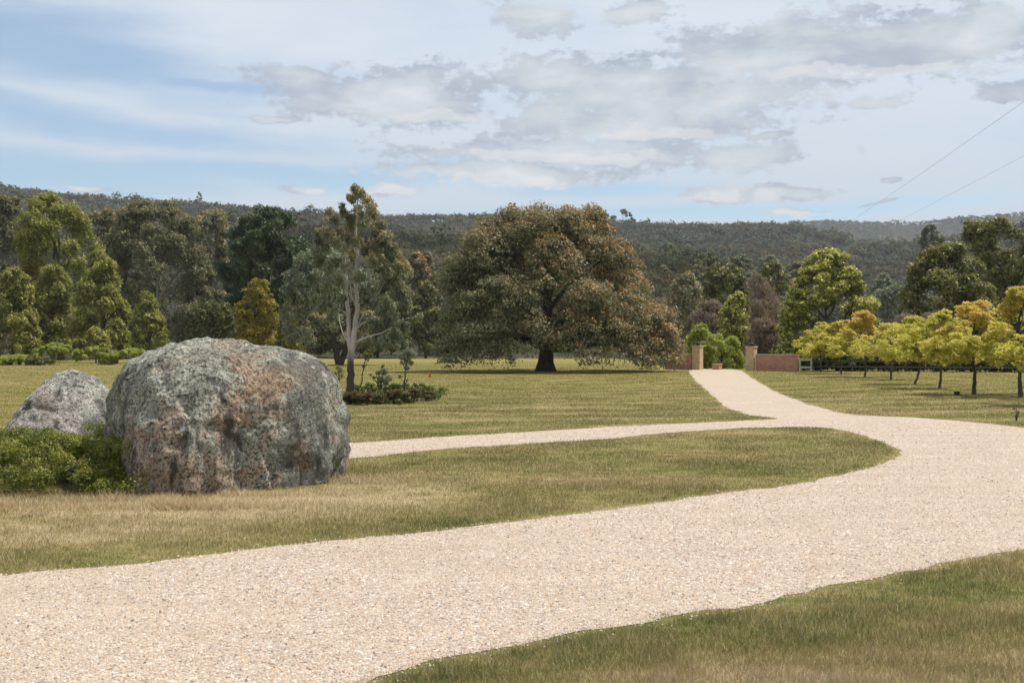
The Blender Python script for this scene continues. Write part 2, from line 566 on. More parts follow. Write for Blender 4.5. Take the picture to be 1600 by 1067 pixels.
L_BROWN = leaf_mat('dry_twigs', (0.196, 0.155, 0.121), (0.356, 0.287, 0.230), (0.230, 0.127, 0.081), 0.2, 0.8, 0.1)
L_FERN = leaf_mat('bed_leaves', (0.055, 0.095, 0.020), (0.13, 0.18, 0.045), (0.16, 0.055, 0.045), 0.3)
L_JUNIPER = leaf_mat('juniper_sprigs', (0.080, 0.105, 0.014), (0.175, 0.195, 0.028), (0.27, 0.26, 0.045), 0.28)
L_HILL = leaf_mat('hill_forest_leaves', (0.034, 0.038, 0.026), (0.142, 0.142, 0.104), (0.21, 0.13, 0.07), 0.25, 0.9, 0.0)


def bark_mat(name, c0, c1, scale=9.0, lower=None, zl=1.6):
    m, nt, b = new_mat(name)
    o = nt.obj()
    n = nt.noise(nt.vmath('MULTIPLY', o, (1, 1, 0.22)), scale, 5, 0.65)
    c = nt.ramp(n, [(0.32, c0), (0.68, c1)])
    if lower:
        z = nt.sep(o)[2]
        f = nt.smooth(nt.math('ADD', z, nt.math('MULTIPLY', nt.noise(nt.vmath('MULTIPLY', o, (1, 1, 0.3)), 5.0, 4), 1.6)), zl, zl + 0.7)
        c = nt.mix(f, lower, c)
    nt.set(b.inputs['Base Color'], c)
    nt.set(b.inputs['Normal'], nt.bump(n, 0.6, 0.04))
    return m


B_DARK = bark_mat('dark_bark', (0.030, 0.024, 0.018), (0.085, 0.070, 0.055), 6)
B_GUM = bark_mat('pale_gum_bark', (0.30, 0.275, 0.245), (0.58, 0.55, 0.51), 4, (0.075, 0.058, 0.048), 1.9)
B_PALE = bark_mat('grey_branches', (0.20, 0.18, 0.15), (0.38, 0.35, 0.31), 4)
B_BROWN = bark_mat('brown_bark', (0.045, 0.036, 0.028), (0.115, 0.095, 0.075), 12)

# ------------------------------------------------------------------ structure: ground sheet
rr = np.concatenate([[0.0], np.linspace(3, 90, 30), np.linspace(95, 300, 42), np.linspace(312, 1700, 90), np.linspace(1740, 4000, 60), np.linspace(4300, 9000, 10)])
fw = np.linspace(-42, 42, 221)
aa = np.concatenate([fw, np.linspace(42, 318, 47)[1:-1]])
aa = np.radians(aa)
RRm, AAm = np.meshgrid(rr[1:], aa, indexing='ij')
GX, GY = RRm * np.sin(AAm), RRm * np.cos(AAm)
GZ = ground(GX, GY)
nr, na = RRm.shape
gv = np.stack([GX, GY, GZ], -1).reshape(-1, 3)
i = np.arange(nr - 1)[:, None] * na
j = np.arange(na)[None, :]
jn = (j + 1) % na
gf = np.stack([i + j, i + na + j, i + na + jn, i + jn], -1).reshape(-1, 4)
# centre fan as quads (pairs of sectors)
cidx = len(gv)
gv = np.concatenate([gv, [[0, 0, 0]]])
k = np.arange(0, na - 1, 2)
cf = np.stack([np.full_like(k, cidx), k, k + 1, (k + 2) % na], -1)
gf = np.concatenate([gf, cf])
me = np_mesh('ground', gv, gf[:, ::-1], [m_ground], smooth=True)
tag(mobj('ground', me), kind='structure')

# ------------------------------------------------------------------ gravel drive
near_edge = [(-400, 1230), (150, 1190), (420, 1115), (540, 1078), (597, 1059), (691, 1029), (762, 1017), (860, 997), (935, 984), (1029, 967), (1104, 953), (1150, 952), (1190, 943),
             (1225, 930), (1287, 917), (1394, 899), (1444, 888), (1506, 874), (1600, 858), (1750, 836), (2100, 800)]
far_right = [(2300, 752), (1800, 694), (1700, 680), (1600, 669), (1525, 660), (1431, 652.5), (1375, 650), (1337, 648.5), (1300, 642), (1255, 629), (1210, 611), (1180, 594), (1157, 578.5), (1140, 577)]
gate_left = [(1096, 576.5), (1077, 579), (1086, 594), (1109, 614), (1139, 639), (1169, 648), (1214, 654.5)]
side_up = [(1100, 660), (1025, 663.5), (875, 672), (725, 680.5), (549, 692), (300, 693), (0, 694), (-300, 698), (-800, 705)]
side_lo = [(-900, 738), (-300, 726), (0, 720), (300, 717), (552, 716), (687, 702.5), (800, 695), (950, 686), (1000, 680), (1150, 669), (1262, 667), (1300, 669.5)]
tip = [(1337, 676), (1375, 689), (1397, 699), (1407, 706), (1405, 714), (1356, 731), (1300, 744), (1225, 759), (1112, 772)]
main_far = [(987, 792), (875, 807), (725, 824), (600, 837), (375, 861), (225, 879), (0, 897), (-200, 918), (-700, 975)]
OUT = near_edge + far_right + gate_left + side_up + side_lo + tip + main_far


def catmull(pts, closed=True, step=0.35):
    pts = np.asarray(pts, float)
    n = len(pts)
    out = []
    for i in range(n):
        p0, p1, p2, p3 = pts[(i - 1) % n], pts[i], pts[(i + 1) % n], pts[(i + 2) % n]
        L = np.linalg.norm(p2 - p1)
        m = max(1, int(L / step))
        # centripetal-like tension keeps long/short joins from overshooting
        k1 = min(1.0, L / (np.linalg.norm(p2 - p0) + 1e-6) * 1.1); k2 = min(1.0, L / (np.linalg.norm(p3 - p1) + 1e-6) * 1.1)
        t1 = (p2 - p0) * 0.5 * k1; t2 = (p3 - p1) * 0.5 * k2
        t = np.linspace(0, 1, m, endpoint=False)[:, None]
        h00 = 2 * t**3 - 3 * t**2 + 1; h10 = t**3 - 2 * t**2 + t; h01 = -2 * t**3 + 3 * t**2; h11 = t**3 - t**2
        out.append(h00 * p1 + h10 * t1 + h01 * p2 + h11 * t2)
    return np.concatenate(out)


edge = catmull([at(*p) for p in OUT], step=0.11)
# ragged verge
tn = np.roll(edge, -1, 0) - np.roll(edge, 1, 0)
tn /= np.linalg.norm(tn, axis=1, keepdims=True) + 1e-9
nrm = np.stack([tn[:, 1], -tn[:, 0]], -1)
rag = (vnoise(edge[:, 0], edge[:, 1], 1.3, 5) - 0.5) * 0.12 + (vnoise(edge[:, 0], edge[:, 1], 0.25, 6) - 0.5) * 0.12
edge_r = edge + nrm * rag[:, None]


def in_poly(x, y, poly):
    inside = np.zeros(len(x), bool)
    x0, y0 = poly[:, 0], poly[:, 1]
    x1, y1 = np.roll(x0, -1), np.roll(y0, -1)
    for a, b_, c, d in zip(x0, y0, x1, y1):
        if b_ == d: continue
        cond = (b_ > y) != (d > y)
        if not cond.any(): continue
        inside ^= cond & (x < (c - a) * (y - b_) / (d - b_) + a)
    return inside


bm = bmesh.new()
vs = [bm.verts.new((p[0], p[1], 0.004)) for p in edge_r]
es = [bm.edges.new((vs[i], vs[(i + 1) % len(vs)])) for i in range(len(vs))]
bmesh.ops.triangle_fill(bm, use_beauty=True, use_dissolve=False, edges=es)
for f in bm.faces:
    if f.normal.z < 0: f.normal_flip()
me = bpy.data.meshes.new('gravel_drive'); bm.to_mesh(me); bm.free()
me.materials.append(m_gravel)
tag(mobj('gravel_drive', me), kind='structure')

# fast mask of the drive on a grid for scattering
MS = 0.05
mx0, my0, mw, mh = -45.0, 4.0, 1800, 1780
gx, gy = np.meshgrid(mx0 + (np.arange(mw) + .5) * MS, my0 + (np.arange(mh) + .5) * MS)
DMASK = np.zeros((mh, mw), bool)
poly = edge_r
for a, b_, c, d in zip(poly[:, 0], poly[:, 1], np.roll(poly[:, 0], -1), np.roll(poly[:, 1], -1)):
    if b_ == d: continue
    lo, hi = min(b_, d), max(b_, d)
    r0 = max(0, int(math.ceil((lo - my0) / MS - .5))); r1 = min(mh - 1, int(math.floor((hi - my0) / MS - .5)))
    for r_ in range(r0, r1 + 1):
        yy = my0 + (r_ + .5) * MS
        if not ((b_ > yy) != (d > yy)): continue
        xx = (c - a) * (yy - b_) / (d - b_) + a
        ci = int(max(0, min(mw, math.ceil((xx - mx0) / MS - .5))))
        DMASK[r_, :ci] ^= True


def on_drive(x, y):
    ci = ((x - mx0) / MS).astype(int); ri = ((y - my0) / MS).astype(int)
    ok = (ci >= 0) & (ci < mw) & (ri >= 0) & (ri < mh)
    out = np.zeros(len(x), bool)
    out[ok] = DMASK[ri[ok], ci[ok]]
    return out


def polar_scatter(n, r0, r1, half=31, p=1.0):
    t = rng.random(n)
    r = r0 * (r1 / r0) ** t
    a = np.radians(rng.uniform(-half, half, n))
    return r * np.sin(a), r * np.cos(a), r


# loose stones on the near drive
x, y, r = polar_scatter(350000, 4.6, 30, 36)
k = on_drive(x, y)
x, y, r = x[k], y[k], r[k]
jj = np.where(rng.random(len(x)) < .2, .14, .045)
x = x + rng.normal(0, 1, len(x)) * jj; y = y + rng.normal(0, 1, len(x)) * jj
n = len(x)
s = rng.uniform(0.004, 0.0095, n) * (1 + 0.035 * np.clip(r - 7, 0, 30)) * np.where(rng.random(n) < 0.06, 1.5, 1)
oct_v = np.array([[1, 0, 0], [0, 1, 0], [-1, 0, 0], [0, -1, 0], [0, 0, 1], [0, 0, -0.4]], float)
oct_f = np.array([[0, 1, 4], [1, 2, 4], [2, 3, 4], [3, 0, 4]])
V = oct_v[None, :5] * rng.uniform(0.6, 1.4, (n, 5, 3))
th = rng.uniform(0, 6.28, n)
ct, stt = np.cos(th)[:, None], np.sin(th)[:, None]
X = V[..., 0] * ct - V[..., 1] * stt; Y = V[..., 0] * stt + V[..., 1] * ct
Z = V[..., 2] * 0.75 + rng.uniform(0.0, 0.25, (n, 1)) + np.stack([X * 0 + 0], 0)[0] * 0
V = np.stack([X, Y, Z], -1) * s[:, None, None] + np.stack([x, y, np.full(n, 0.004)], -1)[:, None, :]
F = (oct_f[None] + (np.arange(n) * 5)[:, None, None]).reshape(-1, 3)
rv = np.repeat(rng.random(n), 4)
tag(mobj('gravel', np_mesh('gravel', V.reshape(-1, 3), F, [m_stone], {'rnd': rv})), 'loose cream and orange gravel stones lying on the drive', 'gravel', kind='stuff')


# ------------------------------------------------------------------ grass
def blades(name, x, y, hgt, wid, lean, straw, label):
    n = len(x)
    az_ = rng.uniform(0, 2 * np.pi, n)
    side = np.stack([np.cos(az_), np.sin(az_), np.zeros(n)], -1) * (wid / 2)[:, None]
    la = rng.uniform(0, 2 * np.pi, n)
    ln_ = hgt * lean
    tip_ = np.stack([np.cos(la) * ln_, np.sin(la) * ln_, hgt * np.sqrt(np.clip(1 - lean**2, 0.04, 1))], -1)
    base = np.stack([x, y, np.zeros(n)], -1)
    V = np.stack([base - side, base + side, base + tip_], 1)
    F = np.arange(n * 3).reshape(-1, 3)
    me = np_mesh(name, V.reshape(-1, 3), F, [m_blade], {'rnd': rng.random(n), 'straw': straw})
    o = mobj(name, me)
    tag(o, label, 'grass', kind='stuff')
    return o


x, y, r = polar_scatter(2150000, 4.6, 150, 37)
edge_n = vnoise(x, y, 0.35, 9)
jj = np.where(rng.random(len(x)) < .25, .13, .045)
jx = x + rng.normal(0, 1, len(x)) * jj; jy = y + rng.normal(0, 1, len(x)) * jj
k = ~on_drive(jx, jy)
x, y, r = x[k], y[k], r[k]
pt = vnoise(x, y, 1.1, 11) * 0.6 + vnoise(x, y, 0.3, 12) * 0.4
keep = (rng.random(len(x)) < 0.35 + 0.9 * pt) & (rng.random(len(x)) > sstep(r, 95, 150)) & ((r < 88) | (x / y < .13))
x, y, r, pt = x[keep], y[keep], r[keep], pt[keep]
n = len(x)
h = rng.uniform(0.020, 0.060, n) * (0.35 + 1.3 * pt) * np.where(r > 25, 0.8, 1.0)
h = np.where((r < 12) & (x > -2), h * 1.05, h)
# the strip against the gravel is thin, short and dry in places
verge = np.zeros(n, bool)
for q in range(8):
    verge |= on_drive(x + .13 * math.cos(q * .785), y + .13 * math.sin(q * .785))
dryv = verge & (vnoise(x, y, .9, 41) > .42)
h = np.where(dryv, h * .55, h)
straw = np.where(dryv, rng.random(n) * .9, 0) + (rng.random(n) < np.where(r < 14, .13, .06)) * rng.uniform(.4, 1, n)
h = np.where((straw > .5) & ~dryv, h * 1.25, h)
w = np.maximum(0.0035, 0.00042 * r) * rng.uniform(0.7, 1.3, n)
blades('grass', x, y, h, w, rng.uniform(0.1, 0.85, n), np.clip(straw, 0, 1), 'short mown grass, part green and part dry, on the lawns beside the drive')

# seed stems and tussocks standing above the mown grass
x, y, r = polar_scatter(50000, 4.6, 26, 37)
k = ~on_drive(x, y) & (vnoise(x, y, .7, 51) > .5)
x, y = x[k], y[k]; n = len(x)
blades('tall_grass', x, y, rng.uniform(.035, .10, n), np.full(n, .005), rng.uniform(.1, .8, n), np.where(rng.random(n) < .7, rng.uniform(.6, 1, n), 0), 'longer grass blades and dry seed stems standing above the mown grass')

# straw-coloured long grass at the boulder foot
sx_, sy2 = [], []
for (px, py, rx, ry, m) in [(90, 792, 1.9, 0.38, 5200), (290, 792, 1.3, 0.28, 3600), (450, 772, 1.2, 0.30, 2600), (560, 752, 0.6, 0.40, 1200), (200, 780, 0.8, 0.3, 2000), (620, 748, 0.9, 0.4, 500)]:
    cx, cy_ = at(px, py)
    sx_.append(cx + rng.normal(0, 0.5, m) * rx); sy2.append(cy_ + rng.normal(0, 0.5, m) * ry)
x = np.concatenate(sx_); y = np.concatenate(sy2); n = len(x)
clm = vnoise(x, y, 0.35, 31)
blades('dry_grass', x, y, rng.uniform(0.05, 0.17, n) * (0.25 + 1.2 * clm), np.full(n, 0.0075), np.clip(rng.normal(0.72, 0.2, n), 0.1, 0.97), np.clip(rng.normal(0.85, 0.2, n), 0, 1), 'tangled straw coloured long grass round the foot of the boulder and the green shrub')


# ------------------------------------------------------------------ trees
def leaf_cloud(lobes, nleaf, size, aspect=0.45, droop=0.0, up=0.0, outward=0.5, flat=0.8, tip_fn=None, inner=0.45, under=0.5, seed=0, dirbias=None, rand=0.5, hole=0.36):
    """leaf-sized diamonds spread through lobes [(x,y,z,r)], returns mesh arrays"""
    rg = np.random.default_rng(seed + 100)
    lobes = np.asarray(lobes, float)
    wgt = lobes[:, 3] ** 2; wgt = wgt / wgt.sum()
    li = rg.choice(len(lobes), nleaf, p=wgt)
    d = rg.normal(size=(nleaf, 3))
    d /= np.linalg.norm(d, axis=1, keepdims=True)
    flip = (d[:, 2] < 0) & (rg.random(nleaf) > under)
    d[flip, 2] *= -1
    rad = (inner + (1 - inner) * rg.random(nleaf) ** 0.6)
    # ragged lobe surface: clumps push out, gaps sink in
    lob_c = lobes[li, :3]; lr = lobes[li, 3]
    q = lob_c + d * lr[:, None]
    cl = vnoise(q[:, 0] + q[:, 2] * 0.7, q[:, 1] - q[:, 2] * 0.6, max(0.25, float(np.median(lr)) * 0.45), seed)
    rad = rad * (0.52 + 0.84 * cl)
    ok = (cl > hole) | (rg.random(nleaf) < 0.2) | (rad < 0.66 * (0.52 + 0.84 * cl))
    d, rad, li, lob_c, lr, cl = d[ok], rad[ok], li[ok], lob_c[ok], lr[ok], cl[ok]
    nleaf = len(li)
    p = lob_c + d * (rad * lr)[:, None] * np.array([1, 1, flat])
    nrm = d * outward + rg.normal(size=(nleaf, 3)) * rand + np.array([0, 0, up])
    nrm /= np.linalg.norm(nrm, axis=1, keepdims=True)
    ax = rg.normal(size=(nleaf, 3)) + np.array([0, 0, -2.2 * droop])
    if dirbias: ax = ax + d * dirbias + np.array([0, 0, dirbias * 0.8])
    ax -= nrm * (ax * nrm).sum(1, keepdims=True)
    ax /= np.linalg.norm(ax, axis=1, keepdims=True) + 1e-9
    sd = np.cross(nrm, ax)
    L = size * rg.uniform(0.6, 1.35, nleaf)
    W = L * aspect * rg.uniform(0.75, 1.25, nleaf)
    a = ax * (L / 2)[:, None]; s_ = sd * (W / 2)[:, None]
    V = np.stack([p - a, p + s_, p + a, p - s_], 1).reshape(-1, 3)
    F = np.arange(nleaf * 4).reshape(-1, 4)
    rnd = np.clip(0.42 * rg.random(len(lobes))[li] + 0.60 * rg.random(nleaf) + 0.25 * cl - 0.12, 0, 1)
    tp = np.zeros(nleaf)
    if tip_fn is not None:
        tp = np.clip(tip_fn(p, d, rad, li, rg), 0, 1)
    return V, F, rnd, tp


def profile_lobes(prof, n, lr, depth=0.9, seed=0, shell=0.8, side=0.45, vmin=0.6):
    """prof rows (z, xl, xr) in metres, bottom to top; lobes on the surface of that crown"""
    rg = np.random.default_rng(seed)
    prof = np.asarray(sorted(prof), float)
    z, xl, xr = prof.T
    out = []
    zz = np.linspace(z[0], z[-1], 200)
    wd = np.interp(zz, z, xr - xl) + 0.2 * (xr - xl).max()
    cdf = np.cumsum(wd); cdf /= cdf[-1]
    wmax = (xr - xl).max()
    for k_ in range(n):
        zc = np.interp((k_ + rg.random()) / n, cdf, zz)
        r_ = lr * rg.uniform(0.7, 1.35)
        zc = min(zc, z[-1] - r_ * 0.62)
        zc = max(zc, z[0] + r_ * 0.5)
        a0, a1 = np.interp(zc + (r_ * 0.3 if zc > z.mean() else 0), z, xl), np.interp(zc + (r_ * 0.3 if zc > z.mean() else 0), z, xr)
        c, h_ = (a0 + a1) / 2, (a1 - a0) / 2
        r_ = min(r_, max(h_ * 0.95, lr * 0.45))
        ph = rg.uniform(0, 2 * np.pi)
        if rg.random() < side: ph = rg.choice([0, np.pi]) + rg.normal(0, 0.35)
        q = shell + (1 - shell) * rg.random()
        if rg.random() < 0.12: q *= rg.random()
        out.append((c + max(0, h_ - r_ * 0.72) * q * np.cos(ph), max(0, h_ * depth - r_ * 0.72) * q * np.sin(ph), zc, r_))
    sub = []
    for (x_, y_, z_, r_) in out:
        sub.append((x_, y_, z_, r_ * 0.72))
        n_ = np.array([x_ - np.interp(z_, z, (xl + xr) / 2), y_, 0.35 * r_])
        n_ = n_ / (np.linalg.norm(n_) + 1e-6)
        for q in range(5):
            dd = rg.normal(size=3) + n_ * 0.9 + np.array([0, 0, 0.5])
            dd /= np.linalg.norm(dd)
            sub.append((x_ + dd[0] * r_ * .62, y_ + dd[1] * r_ * .62, z_ + dd[2] * r_ * .55, r_ * rg.uniform(.36, .52)))
    return np.array(sub)


TREES = {}


def tree(name, label, cat, leaf, bark, dist, bx, prof, nl=40, lr=1.6, nleaf=14000, dens=1.0, size=None, aspect=0.45, droop=0.0, group=None, trunk_r=0.22, tip=None, depth=0.9,
         seed=None, inner=0.45, under=0.5, up=0.15, limbs=16, trunk=None, lobes=None, trunk_top=0.6, flat=0.85, shell=0.8, outward=0.75, by=None, dirbias=None, extra_lobes=None, limb_k=0.03, limb_min=0.18):
    """prof rows: (photo row, left column, right column) of the crown outline, turned to metres at the tree's distance"""
    seed = seed if seed is not None else (len(TREES) * 13 + 5)
    rg = np.random.default_rng(seed + 1)
    s = dist / FPX
    X = (bx - 800) * s
    z0 = gz(X, dist)
    pm = [(CAMH + (HOR - py) * s - z0, (xl - bx) * s, (xr - bx) * s) for py, xl, xr in prof] if prof else None
    if lobes is None:
        lobes = profile_lobes(pm, nl, lr, depth, seed, shell)
    else:
        lobes = np.array([((px - bx) * s, dy, CAMH + (HOR - py) * s - z0, rp * s) for px, py, rp, dy in lobes])
    if extra_lobes is not None:
        ex = np.array([((px - bx) * s, dy, CAMH + (HOR - py) * s - z0, rp * s) for px, py, rp, dy in extra_lobes])
        lobes = np.concatenate([lobes, ex])
    size = size or max(0.07, 0.0025 * dist)
    if prof:
        size *= 1.12
        aa_ = max(r_[2] - r_[1] for r_ in pm) / 2; bb_ = (max(r_[0] for r_ in pm) - min(r_[0] for r_ in pm)) / 2
        if aspect > 0.2: nleaf = int(dens * 3.3 * 4 * math.pi * 0.9 * aa_ * bb_ / (size * size * aspect * 0.5))
        else: nleaf = int(nleaf * 1.5 * dens)
    V, F, rnd, tp = leaf_cloud(lobes, nleaf, size, aspect, droop, up, outward, flat, tip, inner, under, seed, dirbias)
    root = empty(name, (X, dist, z0))
    tag(root, label, cat, group)
    mobj('crown', np_mesh('crown', V, F, [leaf], {'rnd': rnd, 'tip': tp}), root)
    tb = Tubes()
    ztop = lobes[:, 2].max()
    H = ztop * trunk_top
    if trunk is None:
        cxm = float((lobes[:, 0] * lobes[:, 3]).sum() / lobes[:, 3].sum())
        t = np.linspace(0, 1, 9)
        pts = np.stack([cxm * 0.7 * t**2 + rg.normal(0, 0.012 * H, 9) * t, rg.normal(0, 0.012 * H, 9) * t, -0.25 + (H + 0.25) * t], -1)
        rad = trunk_r * (1 - 0.72 * t) * (1 + 0.55 * np.exp(-t * 16))
        tb.add(pts, rad, 9)
        tmain = pts
    else:
        tmain = None
        for pl, r0, r1 in trunk:
            pts = np.array([((px - bx) * s, dy, CAMH + (HOR - py) * s - z0) for px, py, dy in pl])
            m = len(pts) * 3
            tt = np.linspace(0, 1, len(pts)); t2 = np.linspace(0, 1, m)
            pp = np.stack([np.interp(t2, tt, pts[:, c]) for c in range(3)], -1)
            pp[1:-1] += rg.normal(0, 0.3 * r1 + 0.01, (m - 2, 3))
            rad = r0 + (r1 - r0) * t2
            tb.add(pp, rad, 9)
            if tmain is None: tmain = pp
    order = rg.permutation(len(lobes))[:limbs]
    for q in order:
        lb = lobes[q]
        hz = np.clip(lb[2] - rg.uniform(0.15, 0.45) * abs(lb[2]) - 0.2 * np.hypot(lb[0], lb[1]), limb_min * H, H * 0.98)
        i_ = int(np.argmin(abs(tmain[:, 2] - hz)))
        a_ = tmain[i_]
        L = np.linalg.norm(lb[:3] - a_)
        r0 = min(trunk_r * 0.5, limb_k * L + 0.008)
        tb.add(curve_pts(a_, lb[:3], 6, 0.06, 0.03, rg), np.linspace(r0, r0 * 0.25, 6), 5)
    mobj('trunk', tb.mesh('trunk', bark), root)
    TREES[name + str(len(TREES))] = root
    return root


def tip_top(k=0.6, lo=0.1, fn=None):  # new growth colour on upward outer leaves, also paints lit crown tops brighter
    def f(p, d, rad, li, rg):
        v = np.clip((d[:, 2] - lo) * 1.4, 0, 1) * (rad > 0.72) * rg.random(len(p)) * 1.5 * k
        if fn is not None: v = v * fn(p)
        return v
    return f


def copy_tree(root, loc, rz, scale, label=None, group=None):
    o = root.copy()
    COL.objects.link(o)
    o.location = loc
    o.rotation_euler = (0, 0, rz)
    o.scale = scale
    if label: o['label'] = label
    if group: o['group'] = group
    for ch in root.children:
        c = ch.copy()
        COL.objects.link(c)
        c.parent = o
    return o


# --- the great spreading gum on the lawn
BT_D = CAMH * FPX / 40.0
bt_prof = [(331, 800, 905), (345, 775, 945), (362, 735, 968), (380, 710, 990), (400, 697, 1000), (425, 688, 1006), (450, 684, 1022), (480, 682, 1042), (510, 680, 1058), (540, 686, 1066), (556, 694, 1062)]
lowl = [(705, 545, 26, -2), (690, 520, 26, 1.5), (740, 530, 28, -5.5), (775, 520, 30, -6.5), (800, 545, 24, -6), (835, 515, 32, -7), (870, 530, 24, -7.5), (905, 520, 30, -7), (940, 530, 26, -6.5), (908, 555, 18, -6.5),
        (965, 515, 26, -5), (1000, 545, 28, -4), (1030, 525, 30, -2), (1045, 545, 24, 0), (1000, 562, 16, -4.5), (1050, 560, 18, 1), (703, 566, 13, -2.5), (1025, 490, 28, -1), (760, 556, 16, -6), (720, 500, 30, -3), (697, 550, 20, -1), (715, 566, 12, -4), (1003, 570, 13, -4.5), (1046, 568, 14, .5), (1058, 555, 16, 1), (985, 556, 18, -5), (905, 568, 10, -6.5), (735, 566, 10, -5), (800, 566, 8, -6.5), (1030, 556, 20, -2), (690, 552, 20, -2), (702, 566, 15, -3.5), (718, 560, 18, -5), (740, 562, 17, -6), (765, 560, 18, -6.5), (790, 560, 16, -7), (812, 552, 18, -7.5), (905, 562, 16, -7.5), (925, 566, 14, -7), (945, 556, 20, -7), (970, 556, 20, -6.5), (990, 566, 16, -5.5), (1005, 574, 12, -5), (1022, 562, 18, -4), (1042, 568, 16, -2), (1055, 562, 18, -0.5), (1060, 548, 20, 1), (885, 548, 18, -8), (700, 556, 18, 3), (740, 556, 20, 5), (1040, 556, 20, 4), (960, 556, 22, 6), (830, 545, 18, -8), (800, 352, 22, 1), (822, 344, 22, -1), (848, 342, 24, .5), (872, 342, 24, -1.5), (896, 348, 24, .5), (850, 362, 30, -3), (815, 368, 28, 2.5), (890, 372, 30, -3), (780, 362, 24, -1), (760, 378, 26, 1.5)]
tree('gum_tree', 'huge spreading gum with bronze tipped domed crown standing alone on the lawn', 'tree', L_GUM, B_DARK, BT_D, 853, bt_prof, nl=100, lr=2.05, dens=1.4, size=0.195,
     aspect=0.42, droop=0.5, trunk_r=0.62, depth=0.95, limbs=34, inner=0.5, under=0.22, extra_lobes=lowl, trunk_top=0.62, seed=3, flat=0.78, outward=0.75, up=0.35,
     tip=tip_top(0.9, -0.05, lambda p: np.clip(0.38 + 0.055 * p[:, 0] + 0.03 * p[:, 2], 0.1, 1.05)))

# --- white trunked gum in the garden bed
G2_D = CAMH * FPX / 76.0
g2_lobes = [(560, 302, 13, 0), (548, 312, 11, .3), (575, 316, 12, -.3), (556, 328, 16, .4), (583, 335, 16, 0), (535, 330, 12, .3), (522, 345, 13, -.2), (548, 350, 17, .5), (590, 356, 17, .3), (508, 362, 14, .2), (570, 350, 16, -.7),
            (530, 372, 16, -.5), (506, 385, 15, .4), (598, 380, 18, -.3), (575, 382, 15, .8), (548, 392, 13, 1.0), (612, 398, 17, .4), (590, 410, 18, -.6), (500, 405, 13, -.1), (520, 410, 15, .6),
            (628, 415, 16, .2), (636, 432, 11, 0), (610, 432, 20, .5), (590, 445, 18, .8), (520, 435, 15, .9), (505, 445, 13, .4), (622, 455, 20, .3), (600, 475, 20, .7), (632, 482, 14, 0), (500, 470, 14, .8),
            (612, 500, 18, .3), (628, 515, 14, .1), (594, 515, 15, .4), (612, 535, 17, -.2), (590, 540, 11, 0), (630, 545, 9, 0), (515, 482, 14, .9), (522, 505, 12, 1.0), (645, 500, 8, 0)]
g2_trunk = [([(547, 619, 0), (547, 600, 0), (548, 575, 0), (549, 552, 0), (553, 525, 0), (557, 490, 0), (558, 455, 0), (557, 420, 0), (557, 380, 0), (556, 340, 0), (560, 305, 0)], .165, .022),
            ([(549, 556, 0), (545, 525, .1), (542, 490, .15), (540, 450, .2), (538, 410, .3), (535, 370, .3)], .115, .025),
            ([(552, 538, 0), (566, 530, -.3), (582, 524, -.5), (600, 520, -.5), (614, 512, -.4)], .05, .012),
            ([(555, 515, 0), (566, 507, -.2), (580, 500, -.3), (586, 494, -.3)], .035, .01), ([(557, 508, 0), (572, 502, .2), (585, 497, .3)], .03, .01),
            ([(545, 500, .1), (537, 487, .2), (527, 483, .3)], .03, .01)]
tree('gum_tree', 'slender white trunked gum with sparse bronze tipped crown in the garden bed', 'tree', L_GREY, B_GUM, G2_D, 547, None, lobes=[(a_, b_, c_ * .85, d_) for a_, b_, c_, d_ in g2_lobes] + [(a_ + 9 * math.sin(7 * a_), b_ + 10 * math.cos(5 * b_), c_ * .6, d_ - .5) for a_, b_, c_, d_ in g2_lobes] + [(a_ + 11 * math.cos(3 * a_), b_ + 9 * math.sin(5 * b_), c_ * .7, -d_) for a_, b_, c_, d_ in g2_lobes if b_ > 355] + [(545, 420, 10, -.8), (566, 435, 10, -.9), (540, 468, 8, -.7), (572, 470, 9, -.8), (548, 375, 9, -.7)], nleaf=46000, size=0.13, aspect=0.34, droop=0.9, limb_k=0.012,
     trunk=g2_trunk, trunk_r=0.05, limbs=9, inner=0.15, under=0.9, seed=21, flat=1.0, outward=0.35, tip=tip_top(0.7, -0.5, lambda p: np.clip((p[:, 2] - 3.6) * 0.22 + 0.12 * p[:, 0], 0.05, 1.1)))

# --- grey gum behind it, forked dark trunk
tree('gum_tree', 'bushy grey green gum with forked dark trunk behind the white trunked gum', 'tree', L_GREY, B_DARK, CAMH * FPX / 30.5, 530,
     [(392, 470, 520), (415, 448, 560), (440, 436, 590), (465, 430, 610), (490, 430, 620), (515, 436, 628), (545, 450, 590)], nl=60, lr=1.35, nleaf=32000, size=0.26, aspect=0.38, droop=0.6, limbs=18,
     trunk=[([(530, 572, 0), (524, 545, 0), (522, 515, 0), (518, 480, 0)], .34, .12), ([(531, 571, .1), (540, 545, .2), (545, 520, .2), (552, 480, .2)], .34, .12)], trunk_r=0.2, seed=30, under=0.38,
     tip=tip_top(0.55, 0.2, lambda p: (p[:, 2] < 6) * 1.0))

